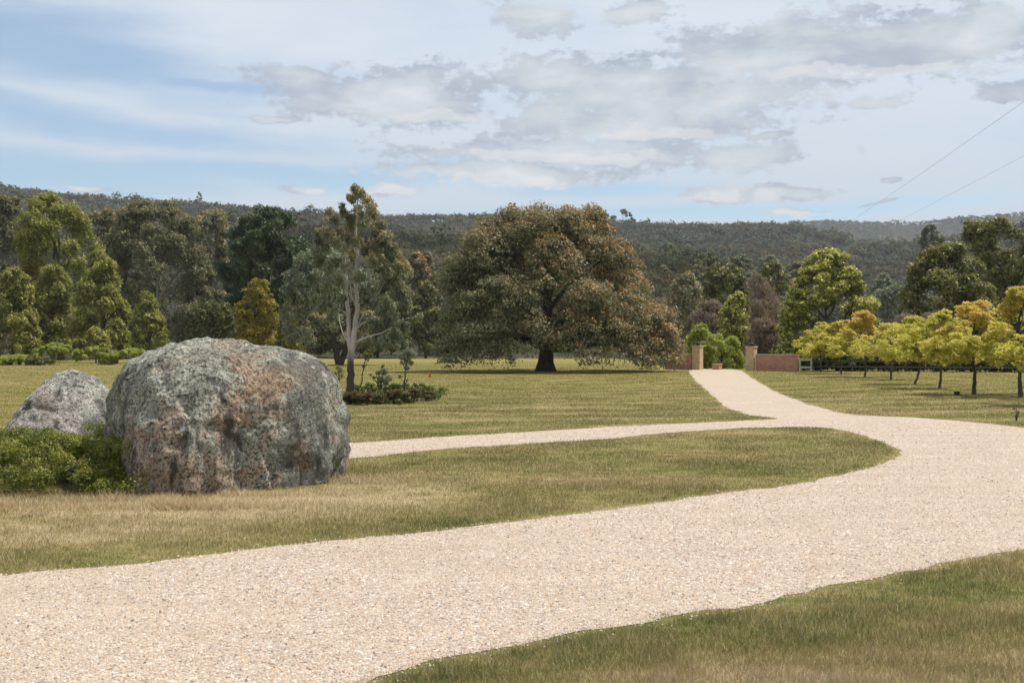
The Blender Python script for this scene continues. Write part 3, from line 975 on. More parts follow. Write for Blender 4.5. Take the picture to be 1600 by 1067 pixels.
# --- left block of olive acacias
AG = 'olive green acacias on the left edge of the lawn'
aw = dict(size=0.33, aspect=0.30, droop=0.0, inner=0.35, under=0.32, outward=0.65, up=0.4, dirbias=1.3, flat=1.35)
tree('acacia_tree', 'tallest olive green acacia rising in two rounded tops at the left of the lawn', 'tree', L_ACACIA, B_BROWN, 150, 95,
     [(309, 52, 80), (325, 38, 120), (345, 30, 135), (370, 25, 148), (400, 25, 166), (440, 28, 168), (480, 30, 172), (530, 30, 176), (552, 40, 170)], nl=95, lr=1.6, nleaf=42000, group=AG, trunk_r=.35, seed=40, tip=tip_top(.8, -.05), **aw)
tree('acacia_tree', 'narrow olive acacia leaning in at the left picture edge beside the low green shrubs', 'tree', L_ACACIA, B_BROWN, 128, 20,
     [(419, 12, 30), (440, 0, 44), (470, -14, 52), (510, -22, 60), (545, -24, 63), (560, -15, 55)], nl=55, lr=1.1, nleaf=22000, group=AG, trunk_r=.25, seed=41, tip=tip_top(.8, -.05), **aw)
tree('acacia_tree', 'dark olive acacia between the leaning left one and the double peaked one', 'tree', L_ACACIA, B_BROWN, 135, 82,
     [(416, 70, 92), (440, 55, 110), (470, 46, 115), (510, 44, 118), (556, 50, 116)], nl=50, lr=1.1, nleaf=20000, group=AG, trunk_r=.25, seed=42, tip=tip_top(.5), **aw)
tree('acacia_tree', 'double peaked conical acacia with grey green sprays left of the small bright one', 'tree', L_ACACIA, B_BROWN, 130, 158,
     [(405, 166, 180), (425, 142, 184), (450, 120, 192), (480, 110, 200), (515, 108, 205), (556, 112, 206)], nl=62, lr=1.1, nleaf=28000, group=AG, trunk_r=.27, seed=43, tip=tip_top(.8, -.05), **aw)
tree('acacia_tree', 'small bright conical acacia at the right end of the acacia row beside the big boulder', 'tree', L_ACACIA, B_BROWN, 126, 233,
     [(456, 222, 236), (475, 212, 246), (500, 206, 256), (530, 205, 262), (556, 208, 260)], nl=44, lr=.9, nleaf=18000, group=AG, trunk_r=.2, seed=44, tip=tip_top(.95, -0.1), **aw)
tree('shrub', 'low yellow green bush in front of the acacias behind the clipped looking shrubs', 'shrub', L_ACACIA, B_BROWN, 122, 150,
     [(514, 142, 158), (530, 130, 170), (552, 128, 173)], nl=16, lr=.8, nleaf=6000, trunk_r=.1, seed=45, tip=tip_top(.9, -.2), **aw)

# gums behind the acacias
bw = dict(aspect=0.4, droop=0.45, inner=0.35, under=0.38)
tree('gum_tree', 'dark gum with pale bare branches behind the acacias at the far left edge', 'tree', L_GUM, B_PALE, 190, 8, [(309, -12, 30), (340, -40, 34), (400, -50, 36), (470, -50, 40), (540, -40, 36)], nl=45, lr=2.3, nleaf=15000, size=.42, trunk_r=.4, seed=50, tip=tip_top(.3), **bw)
tree('gum_tree', 'broad domed bronze green gum behind the acacias left of the pine', 'tree', L_GUM, B_PALE, 185, 245, [(317, 222, 265), (335, 188, 300), (360, 168, 318), (400, 158, 330), (440, 155, 336), (490, 165, 338), (540, 175, 335)], nl=90, lr=2.5, nleaf=42000, size=.4, trunk_r=.5, seed=51, tip=tip_top(.28, .2), **bw)
tree('gum_tree', 'rusty topped gum glimpsed between the tallest acacia and the broad domed gum', 'tree', L_GUM, B_PALE, 215, 160, [(332, 145, 185), (350, 135, 195), (400, 130, 200), (500, 130, 200)], nl=30, lr=2.6, nleaf=12000, size=.45, trunk_r=.4, seed=52, tip=tip_top(.6, 0), **bw)
tree('gum_tree', 'thin crowned gum with bare pale limbs between the domed gum and the pine', 'tree', L_GREY, B_PALE, 190, 325, [(333, 305, 350), (360, 295, 362), (400, 292, 368), (450, 300, 366), (530, 305, 360)], nl=42, lr=1.9, nleaf=9500, size=.4, trunk_r=.35, seed=53, limbs=34, tip=tip_top(.6, 0), **bw)
# dark pine
pr = dict(aspect=0.16, inner=0.35, under=0.55, outward=0.25, dirbias=2.0, size=.62)
tree('pine_tree', 'dark green pine with dense pointed boughs behind the big boulder', 'tree', L_PINE, B_DARK, 160, 415, [(325, 400, 434), (343, 374, 460), (363, 354, 474), (390, 343, 488), (420, 341, 490), (450, 346, 484), (490, 354, 474), (530, 362, 464)], nl=90, lr=1.9, nleaf=70000, trunk_r=.45, seed=60, tip=tip_top(.7, 0.1), flat=.7, **pr)
tree('shrub', 'golden yellow green wattle bush in front of the pine', 'shrub', L_YELLOW, B_BROWN, 140, 398, [(436, 395, 412), (455, 372, 428), (480, 367, 434), (510, 368, 436), (545, 370, 434)], nl=34, lr=1.35, nleaf=14000, size=.33, aspect=.34, trunk_r=.15, seed=61, tip=tip_top(.8, -.2), under=.38, inner=.35)
tree('shrub', 'olive yellow wattle bush under the grey gum right of the golden one', 'shrub', L_YELLOW, B_BROWN, 146, 452, [(470, 446, 462), (490, 436, 470), (520, 430, 480), (552, 432, 482)], nl=24, lr=1.1, nleaf=7000, size=.33, aspect=.34, trunk_r=.15, seed=62, under=.38, inner=.35)

# dark belt of trees behind the two gums and the great tree
tree('belt_tree', 'dark understorey tree behind the boulder under the pine', 'tree', L_DARK, B_DARK, 152, 330, [(474, 310, 352), (500, 298, 372), (550, 292, 380)], nl=26, lr=1.8, nleaf=9000, size=.42, trunk_r=.2, seed=70, under=.7)
tree('belt_tree', 'dark leafy tree of the belt seen under the grey gum', 'tree', L_DARK, B_DARK, 198, 480, [(455, 460, 500), (490, 440, 530), (552, 436, 540)], nl=34, lr=1.8, nleaf=11000, size=.42, trunk_r=.2, seed=71, under=.7)
tree('belt_tree', 'dark leafy tree of the belt behind the white trunked gum', 'tree', L_DARK, B_DARK, 198, 590, [(430, 570, 610), (470, 545, 640), (515, 540, 650), (555, 545, 650)], nl=40, lr=2.0, nleaf=14000, size=.42, trunk_r=.2, seed=72, under=.7)
tree('belt_tree', 'mid green tree between the white trunked gum and the great gum', 'tree', L_DARK, B_DARK, 190, 665, [(440, 655, 676), (465, 642, 690), (500, 636, 702), (556, 636, 704)], nl=36, lr=1.7, nleaf=13000, size=.4, trunk_r=.2, seed=73, under=.45, tip=tip_top(.5))
tree('belt_tree', 'dark tree of the belt half hidden behind the left of the great gum', 'tree', L_DARK, B_DARK, 192, 740, [(470, 715, 770), (510, 700, 790), (556, 700, 795)], nl=30, lr=1.9, nleaf=9000, size=.42, trunk_r=.2, seed=74, under=.7)
tree('gum_tree', 'bronze topped gum rising behind the gap left of the great gum', 'tree', L_GUM, B_PALE, 215, 655, [(395, 640, 672), (420, 628, 690), (470, 622, 700), (540, 625, 700)], nl=34, lr=2.2, nleaf=12000, size=.45, trunk_r=.3, seed=75, tip=tip_top(.8, -.1), **bw)

# --- beyond the gate
tree('hedge_bush', 'bright green hedge bush filling the opening between the two brick pillars', 'hedge', L_LIME, B_BROWN, 96, 1128, [(524, 1108, 1150), (540, 1092, 1160), (560, 1090, 1164), (582, 1090, 1166)], nl=42, lr=.62, nleaf=16000, size=.2, trunk_r=.08, seed=80, under=.38, depth=.7, tip=tip_top(.35, 0))
tree('shrub', 'lime green shrub above the left gate pillar', 'shrub', L_LIME, B_BROWN, 104, 1092, [(505, 1086, 1102), (520, 1076, 1112), (545, 1070, 1118), (575, 1070, 1118)], nl=28, lr=.75, nleaf=10000, size=.22, trunk_r=.08, seed=81, under=.38, tip=tip_top(.5, 0))
tree('laurel_tree', 'bright green narrow tree lit on its left behind the gate opening', 'tree', L_LILLY, B_BROWN, 118, 1148, [(458, 1140, 1160), (475, 1132, 1168), (495, 1126, 1170), (520, 1118, 1172), (560, 1120, 1170)], nl=50, lr=.95, nleaf=20000, size=.25, trunk_r=.16, seed=82, under=.32, tip=tip_top(1.0, -.1, lambda p: np.clip(1.0 - .3 * p[:, 0], 0.2, 1.2)))  # lit left side is put into the leaf colour by stronger tips there
tree('bare_tree', 'rounded brown twiggy leafless tree left of the bright green gate tree', 'tree', L_BROWN, B_PALE, 130, 1108, [(472, 1095, 1122), (485, 1085, 1132), (505, 1081, 1136), (540, 1084, 1134)], nl=34, lr=1.0, nleaf=15000, size=.4, aspect=.14, trunk_r=.15, seed=83, under=.8, inner=.2, limbs=26, dirbias=1.5)
tree('bare_tree', 'tall thin leafless tree with dark bare stem right of the bright green gate tree', 'tree', L_BROWN, B_DARK, 135, 1185, [(420, 1176, 1192), (445, 1166, 1206), (475, 1160, 1222), (510, 1158, 1226), (545, 1165, 1220)], nl=40, lr=1.2, nleaf=9000, size=.45, aspect=.10, trunk_r=.24, seed=84, under=.8, inner=.2, limbs=34, trunk_top=.97, dirbias=1.8)
tree('bare_tree', 'low dense reddish brown leafless thicket behind the right gate pillar', 'shrub', L_BROWN, B_PALE, 112, 1196, [(500, 1180, 1212), (520, 1168, 1218), (550, 1164, 1222), (570, 1166, 1220)], nl=34, lr=.9, nleaf=15000, size=.36, aspect=.13, trunk_r=.12, seed=85, under=.8, inner=.2, limbs=26, dirbias=1.5, tip=tip_top(.5, -.5))
tree('gum_tree', 'dark green gum with orange new growth behind the brown trees of the gate', 'tree', L_DARK, B_DARK, 170, 1125, [(416, 1112, 1150), (432, 1098, 1165), (455, 1094, 1172), (490, 1095, 1170), (530, 1100, 1165)], nl=44, lr=1.6, nleaf=15000, size=.38, trunk_r=.25, seed=86, tip=lambda p, d, r_, li, rg: np.clip(d[:, 2] * 1.3, 0, 1) * (li % 3 == 0) * rg.random(len(p)) * 1.3, under=.5)
tree('gum_tree', 'grey green gum with amber tips behind the short brick wall by the great gum', 'tree', L_GREY, B_PALE, 150, 1072, [(428, 1062, 1084), (445, 1048, 1096), (475, 1044, 1100), (520, 1048, 1098), (556, 1052, 1094)], nl=34, lr=1.3, size=.34, aspect=.42, droop=.4, trunk_r=.2, seed=186, under=.4, tip=tip_top(.6, 0))
tree('gum_tree', 'olive gum with orange new growth behind the tall leafless tree', 'tree', L_DARK, B_DARK, 165, 1208, [(412, 1196, 1218), (428, 1184, 1232), (455, 1178, 1238), (500, 1182, 1236), (545, 1186, 1230)], nl=34, lr=1.4, size=.36, aspect=.42, droop=.3, trunk_r=.2, seed=187, under=.4, tip=lambda p, d, r_, li, rg: np.clip(d[:, 2] * 1.3, 0, 1) * (li % 4 == 0) * rg.random(len(p)) * 1.2)
tree('lilly_pilly_tree', 'large glossy tree with yellow green tips above the brick wall', 'tree', L_LILLY, B_BROWN, 108, 1288, [(392, 1272, 1300), (405, 1255, 1322), (420, 1252, 1334), (440, 1238, 1350), (465, 1224, 1368), (490, 1222, 1378), (515, 1216, 1376), (545, 1206, 1370), (562, 1212, 1360)], nl=105, lr=1.15, nleaf=52000, size=.25, aspect=.5, trunk_r=.25, seed=87, under=.3, inner=.4, limbs=6, dens=1.3, tip=tip_top(1.15, -.05, lambda p: np.clip(.9 - .05 * p[:, 0], 0.3, 1.2)))
tree('dark_round_tree', 'dense dark green round headed tree behind the yellow fruit trees', 'tree', L_DARK, B_BROWN, 100, 1478, [(384, 1462, 1496), (398, 1438, 1520), (420, 1424, 1538), (445, 1414, 1548), (475, 1406, 1552), (500, 1405, 1555), (550, 1412, 1550)], nl=110, lr=1.25, dens=1.5, size=.24, aspect=.45, trunk_r=.25, seed=88, limbs=6, under=.45, inner=.5, tip=tip_top(.75, .1))
tree('gum_tree', 'tall dark gum at the right picture edge rising behind the round headed tree', 'tree', L_DARK, B_DARK, 118, 1572, [(345, 1505, 1566), (358, 1502, 1590), (375, 1512, 1612), (400, 1525, 1650), (440, 1535, 1670), (500, 1540, 1670), (550, 1550, 1660)], nl=80, lr=1.45, nleaf=32000, size=.28, aspect=.4, droop=.4, trunk_r=.32, seed=89, under=.32, inner=.35, tip=tip_top(.6, .1))
tree('gum_tree', 'pale grey leaved gum between the glossy tree and the dark round tree', 'tree', L_GREY, B_PALE, 190, 1394, [(448, 1386, 1408), (460, 1376, 1420), (490, 1372, 1424), (530, 1376, 1420)], nl=24, lr=1.6, nleaf=8000, size=.42, trunk_r=.2, seed=90, under=.38, aspect=.4, droop=.4)
tree('bare_tree', 'low leafless purplish shrub with grey branches behind the yellow fruit trees', 'shrub', L_BROWN, B_PALE, 92, 1436, [(490, 1410, 1462), (503, 1394, 1480), (530, 1392, 1484), (560, 1400, 1478)], nl=30, lr=.8, nleaf=9000, size=.34, aspect=.1, trunk_r=.14, seed=91, under=.8, inner=.2, limbs=30, dirbias=1.4)

# --- orchard row of yellow leaved trees
FG = 'row of young yellow leaved trees on the right lawn'
fruit = [(1282.6, 581, 'farthest tree of the yellow leaved row, beside the brick wall and fence', 1.0, 5),
         (1314, 584, 'second yellow leaved tree from the brick wall end of the row', 1.05, 6),
         (1351, 589, 'yellow green tree with an orange flushed top, third from the brick wall in the row', 1.15, 7),
         (1392, 593, 'fourth yellow leaved tree from the wall with the thinnest straight trunk', .95, 8),
         (1429, 600, 'small lime yellow tree fifth from the wall, its trunk leaning right', .92, 9),
         (1468, 607, 'lime yellow tree sixth from the wall, left of the large orange tinted tree', .95, 10),
         (1522, 616, 'large orange tinted yellow tree with a stout dark trunk beside the small dark box', 1.13, 11),
         (1594, 620, 'yellow tree at the right picture edge, nearest of those fully in the row', 1.24, 12),
         (1706, 634, 'nearest yellow tree of the row, leaning in from beyond the right picture edge', 1.12, 13)]
for (px, py, lab, k_, sd) in fruit:
    d = CAMH * FPX / (py - HOR)
    s = d / FPX
    rg = np.random.default_rng(sd)
    H = 3.4 * k_ * rg.uniform(.92, 1.08); Wd = 2.6 * k_
    prof = [(HOR - (z - CAMH) / s, px - wl / s, px + wr / s) for z, wl, wr in
            [(1.1, .55 * Wd, .6 * Wd), (1.4, .95 * Wd, .95 * Wd), (1.75, Wd * rg.uniform(.9, 1.05), Wd * rg.uniform(.9, 1.05)), (2.2, Wd * rg.uniform(.7, .9), Wd * rg.uniform(.7, .9)), (2.75, Wd * rg.uniform(.4, .65), Wd * rg.uniform(.4, .65)), (H, .12 * Wd, .12 * Wd)]]
    warm = [.12, .25, .6, .5, .06, .05, .6, .3, .3][sd - 5]
    lean = .35 if sd == 9 else rg.uniform(-.05, .12)
    tr_ = [([(px, py + 2, 0), (px + lean * .6 / s, py - .6 / s, 0), (px + lean / s, py - 1.3 / s, 0), (px + lean / s, py - 2.6 / s, 0)], .075 * (1.25 if sd in (11, 12) else .85), .025)]
    tree('fruit_tree', lab, 'tree', L_FRUIT, B_BROWN, d, px, prof, nl=64, lr=.42, dens=[.5, .62, .55, .4, .5, .6, .55, .48, .55][sd - 5], limb_k=.014, limb_min=.52, size=max(.085, .0019 * d), aspect=.5, trunk=tr_, trunk_r=.05, limbs=26, seed=sd + 200, under=.38, inner=.1, group=FG, flat=.55, up=.5, depth=1.0,
         outward=.25, shell=.35, tip=lambda p, d_, r_, li, rg, w=warm: np.clip((p[:, 2] - 1.4) * .45, 0.1, 1) * w * rg.random(len(p)) * 1.3)

# dark shrubs along the right boundary fence
SG = 'dark shrubs behind the boundary fence'
proto = None
for k_, (px, hgt) in enumerate([(1276, 1.5), (1306, 1.7), (1340, 1.6), (1380, 1.9), (1420, 1.7), (1462, 1.6), (1500, 1.9), (1540, 1.8), (1580, 1.7), (1625, 1.9)]):
    d = 82 - 0.012 * (px - 1262) + rng.uniform(-.3, .3) + 4.4
    if proto is None:
        s = d / FPX
        proto = tree('boundary_shrub', 'dark rounded shrub behind the boundary fence under the yellow trees', 'shrub', L_DARK, B_DARK, d, px, [(HOR + (CAMH - z) / s, px - w_ / s, px + w_ / s) for z, w_ in [(.0, 1.6), (.8, 1.7), (1.6, .9)]], nl=40, lr=.5, dens=1.6, size=.2, trunk_r=.06, seed=300, under=.45, group=SG)
    else:
        X = (px - 800) / FPX * d
        copy_tree(proto, (X, d, gz(X, d)), rng.uniform(0, 6.28), (1.15, 1.15, hgt / 1.45))

# --- lower slope trees standing out one by one beyond the gate
HG = 'forest trees on the lower slope beyond the gate'
protos = []
for k_ in range(5):
    lf = [L_GUM, L_DARK, L_GREY, L_DARK, L_GUM][k_]
    lb = ['bronze green gum of the forest on the slope beyond the gate', 'dark green tree of the forest on the slope beyond the gate', 'grey green gum of the forest on the slope beyond the gate',
          'dark green tree of the forest on the slope beyond the gate', 'bronze green gum of the forest on the slope beyond the gate'][k_]
    d0 = 210 + 12 * k_; px0 = [1072, 1100, 1140, 1215, 1240][k_]
    s = d0 / FPX
    z0 = gz((px0 - 800) * s, d0)
    H = [11, 10, 12, 9, 13][k_]
    prof = [(HOR - (z * H + z0 - CAMH) / s, px0 - wl * H * .4 / s, px0 + wr * H * .4 / s) for z, wl, wr in [(.25, .55, .5), (.45, .9, 1), (.65, 1, .95), (.85, .75, .7), (1, .25, .3)]]
    protos.append(tree('forest_tree', lb, 'tree', lf, [B_PALE, B_DARK][k_ % 2], d0, px0, prof, nl=26, lr=1.5, nleaf=6500, size=.5, aspect=.45, droop=.3, trunk_r=.2, seed=400 + k_, under=.32, group=HG, tip=tip_top(.5 if k_ in (0, 4) else .2, .1)))
hp = []
tries = 0
while len(hp) < 62 and tries < 6000:
    tries += 1
    r_ = 225 + 215 * rng.random() ** 0.9
    px = rng.uniform(1035, 1460)
    X = (px - 800) / FPX * r_
    if all((X - a_) ** 2 + (r_ - b_) ** 2 > 9.0 ** 2 for a_, b_, _ in hp):
        hp.append((X, r_, px))
for X, r_, px in hp:
    pr_ = protos[int(rng.integers(0, 5))]
    sc = rng.uniform(.75, 1.2)
    copy_tree(pr_, (X, r_, gz(X, r_) - .3), rng.uniform(0, 6.28), (sc * rng.uniform(.9, 1.15), sc, sc * rng.uniform(.9, 1.1)))


# --- hill forest as one mass
def unit_trees(ncards, nvar, size, seed):
    out = []
    rg = np.random.default_rng(seed)
    for v in range(nvar):
        nb = rg.integers(3, 6)
        lob = [(rg.normal(0, .22), rg.normal(0, .22), .55 + .3 * rg.random(), .26 + .12 * rg.random()) for _ in range(nb)]
        V, F, rnd, tp = leaf_cloud(lob, ncards, size, .75, 0, .35, 1.0, .85, None, .6, .3, seed + v, None, .28, 0.0)
        out.append((V.reshape(-1, 4, 3), rnd))
    return out


def forest(rmin, rmax, half0, half1, spacing, lod, hmin, hmax):
    A = 0.5 * (rmax**2 - rmin**2) * math.radians(half1 - half0)
    n = int(A / spacing**2)
    r = np.sqrt(rng.uniform(rmin**2, rmax**2, n))
    a = np.radians(rng.uniform(half0, half1, n))
    x, y = r * np.sin(a), r * np.cos(a)
    ht = rng.uniform(hmin, hmax, n) * (0.55 + .9 * vnoise(x, y, 120, 21)) * np.where(rng.random(n) < .12, 1.35, 1)
    z = ground(x, y) - .22 * ht
    wd = ht * rng.uniform(.7, 1.25, n)
    col = np.clip(.55 * vnoise(x, y, 160, 22) + .45 * rng.random(n), 0, 1)
    tipv = np.clip((vnoise(x, y, 75, 23) - .5) * 1.6, 0, 1) * (rng.random(n) < .5) * .8 + (rng.random(n) < .05) * .5
    vi = rng.integers(0, len(lod), n)
    Vs, Rs, Ts = [], [], []
    for v in range(len(lod)):
        k_ = np.where(vi == v)[0]
        U, rn = lod[v]
        th = rng.uniform(0, 6.28, len(k_))
        c, s_ = np.cos(th)[:, None, None], np.sin(th)[:, None, None]
        X_ = (U[None, :, :, 0] * c - U[None, :, :, 1] * s_) * wd[k_][:, None, None] + x[k_][:, None, None]
        Y_ = (U[None, :, :, 0] * s_ + U[None, :, :, 1] * c) * wd[k_][:, None, None] + y[k_][:, None, None]
        Z_ = U[None, :, :, 2] * ht[k_][:, None, None] + z[k_][:, None, None]
        Vs.append(np.stack([X_, Y_, Z_], -1).reshape(-1, 3))
        Rs.append(np.clip(.5 * col[k_][:, None] + .5 * rn[None, :], 0, 1).ravel())
        Ts.append((tipv[k_][:, None] * (rng.random((len(k_), len(rn))) < .75)).ravel())
    return np.concatenate(Vs), np.concatenate(Rs), np.concatenate(Ts)


parts = [forest(228, 425, -31, 31, 9.0, unit_trees(420, 5, .062, 480), 8, 13),
         forest(425, 640, -32, 32, 8.5, unit_trees(110, 6, .13, 500), 8, 14),
         forest(640, 1000, -32, 32, 9.0, unit_trees(62, 6, .17, 520), 8, 14),
         forest(1000, 1620, -32, 32, 10.0, unit_trees(40, 6, .21, 540), 8, 15),
         forest(2700, 3700, 5, 29, 16.0, unit_trees(16, 4, .34, 560), 10, 17)]
V = np.concatenate([p[0] for p in parts]); Rn = np.concatenate([p[1] for p in parts]); Tn = np.concatenate([p[2] for p in parts])
tag(mobj('hill_forest', np_mesh('hill_forest', V, np.arange(len(V)).reshape(-1, 4), [L_HILL], {'rnd': Rn, 'tip': Tn})), 'grey green eucalypt forest covering the hills behind the lawn', 'forest', kind='stuff')

# trees that break the skyline
skl = dict(size=1.5, aspect=.6, under=.32, inner=.3, trunk_r=.35)
tree('conifer_tree', 'small dark spire shaped conifer breaking the skyline above the domed gum', 'tree', L_DARK, B_DARK, 1480, 311, [(299, 309.5, 312), (306, 307, 315), (314, 304, 318), (330, 302, 321)], nl=18, lr=2.0, nleaf=500, seed=600, **skl)
tree('gum_tree', 'thin flat topped gum breaking the skyline above the left of the great gum', 'tree', L_GUM, B_PALE, 1470, 800, [(317, 797, 805), (322, 793, 808), (330, 795, 807), (346, 794, 808)], nl=14, lr=2.2, nleaf=420, seed=601, **skl)
tree('gum_tree', 'wide open crowned gum breaking the skyline right of the great gum', 'tree', L_GUM, B_PALE, 1450, 972, [(327, 962, 976), (334, 954, 988), (342, 950, 995), (360, 955, 992)], nl=34, lr=2.4, dens=.7, nleaf=1100, seed=602, **skl)
tree('gum_tree', 'dark crowned gum on the slope below the far blue ridge', 'tree', L_DARK, B_DARK, 520, 1455, [(353, 1448, 1462), (362, 1440, 1472), (376, 1436, 1476), (392, 1440, 1472)], nl=24, lr=2.2, nleaf=2600, seed=603, size=.8, aspect=.6, under=.32, inner=.3, trunk_r=.35)

# ------------------------------------------------------------------ boulders
def rock_mat(name, warm, pale, orange_at, seed, lichen_k=1.0):
    m, nt, b = new_mat(name)
    o = nt.vmath('ADD', nt.obj(), (seed, seed * .7, 0))
    ob = nt.obj()
    st_ = nt.vmath('MULTIPLY', o, (1, 1, .32))
    big_ = nt.noise(o, 1.3, 5, .62)
    mid = nt.noise(o, 6.0, 6, .68)
    finen = nt.noise(o, 26.0, 5, .7)
    grain_ = nt.noise(o, 95.0, 3, .7)
    streak_ = nt.noise(st_, 3.4, 5, .62)
    c = nt.ramp(nt.math('ADD', nt.math('MULTIPLY', finen, .72), nt.math('MULTIPLY', grain_, .28)), [(.40, tuple(v * .18 for v in warm)), (.47, warm), (.57, pale)])
    # grey green lichen
    zz = nt.sep(ob)[2]
    hi = nt.math('ADD', nt.smooth(zz, .3, 1.75, -.045, .10), nt.smooth(nt.sep(ob)[0], .2, 1.2, -.01, .06))
    f = nt.smooth(nt.math('ADD', nt.math('ADD', nt.math('MULTIPLY', big_, .55), nt.math('MULTIPLY', mid, .45)), hi), .485, .515)
    lich = nt.ramp(nt.math('ADD', nt.math('MULTIPLY', finen, .7), nt.math('MULTIPLY', grain_, .3)), [(.40, (.045, .05, .042)), (.455, (.17, .18, .15)), (.53, (.49, .49, .40)), (.62, (.71, .70, .60))])
    c = nt.mix(nt.math('MULTIPLY', f, .88 * lichen_k), c, lich)
    # orange staining
    for (cx, cy_, cz, rx, rz, k_) in orange_at:
        d = nt.vmath('LENGTH', nt.vmath('MULTIPLY', nt.vmath('SUBTRACT', ob, (cx, cy_, cz)), (1 / rx, 1 / 3.0, 1 / rz)))
        d = nt.math('ADD', d, nt.math('MULTIPLY', nt.math('SUBTRACT', nt.math('ADD', nt.math('MULTIPLY', mid, .6), nt.math('MULTIPLY', finen, .4)), .5), 3.4))
        oc = nt.ramp(finen, [(.35, (.13, .06, .03)), (.52, (.34, .165, .075)), (.7, (.46, .30, .19))])
        c = nt.mix(nt.smooth(d, 1.1, .5, 0, k_ * .8), c, oc)
    # dark water streaks and black lichen
    c = nt.mix(nt.smooth(nt.math('ADD', nt.math('MULTIPLY', streak_, .7), nt.math('MULTIPLY', finen, .3)), .55, .59, 0, .85), c, (.04, .04, .037))
    c = nt.mix(nt.smooth(nt.noise(o, 17.0, 6, .75), .55, .58, 0, .85), c, (.045, .047, .042))
    dk = nt.math('ADD', nt.smooth(nt.sep(ob)[0], .55, 1.3, 0, .085), nt.math('ADD', nt.math('MULTIPLY', big_, .35), nt.math('ADD', nt.math('MULTIPLY', streak_, .35), nt.math('MULTIPLY', finen, .3))))
    c = nt.mix(nt.smooth(dk, .54, .60, 0, .62), c, nt.ramp(grain_, [(.4, (.035, .037, .035)), (.6, (.13, .135, .12))]))
    bs = nt.noise(nt.vmath('MULTIPLY', o, (1, 1, .13)), 2.6, 4, .6)
    c = nt.mix(nt.smooth(nt.math('ADD', bs, nt.math('MULTIPLY', nt.math('SUBTRACT', finen, .5), .5)), .53, .60, 0, .35), c, (.055, .055, .048))
    # white lichen rosettes
    wv = nt.vmath('ADD', o, nt.vmath('MULTIPLY', nt.noise(o, 14, 3, out=1), (.09, .09, .09)))
    vd_ = nt.voronoi(nt.vmath('MULTIPLY', wv, (1, 1, .75)), 5.2)
    wm = nt.math('MULTIPLY', nt.smooth(vd_, .24, .18), nt.smooth(nt.noise(o, 1.9, 2), .50, .60))
    c = nt.mix(nt.math('MULTIPLY', wm, .75), c, (.50, .50, .46))
    vd3 = nt.voronoi(wv, 15.0)
    c = nt.mix(nt.math('MULTIPLY', nt.smooth(vd3, .26, .16), nt.smooth(nt.noise(o, 2.4, 3), .46, .6, 0, .7)), c, (.46, .47, .41))
    nt.set(b.inputs['Base Color'], c)
    hgt_ = nt.math('ADD', nt.math('ADD', nt.math('MULTIPLY', mid, 1.4), finen), nt.math('MULTIPLY', grain_, .5))
    nt.set(b.inputs['Normal'], nt.bump(hgt_, .9, .05))
    b.inputs['Roughness'].default_value = .92
    b.inputs['Specular IOR Level'].default_value = .15
    return m


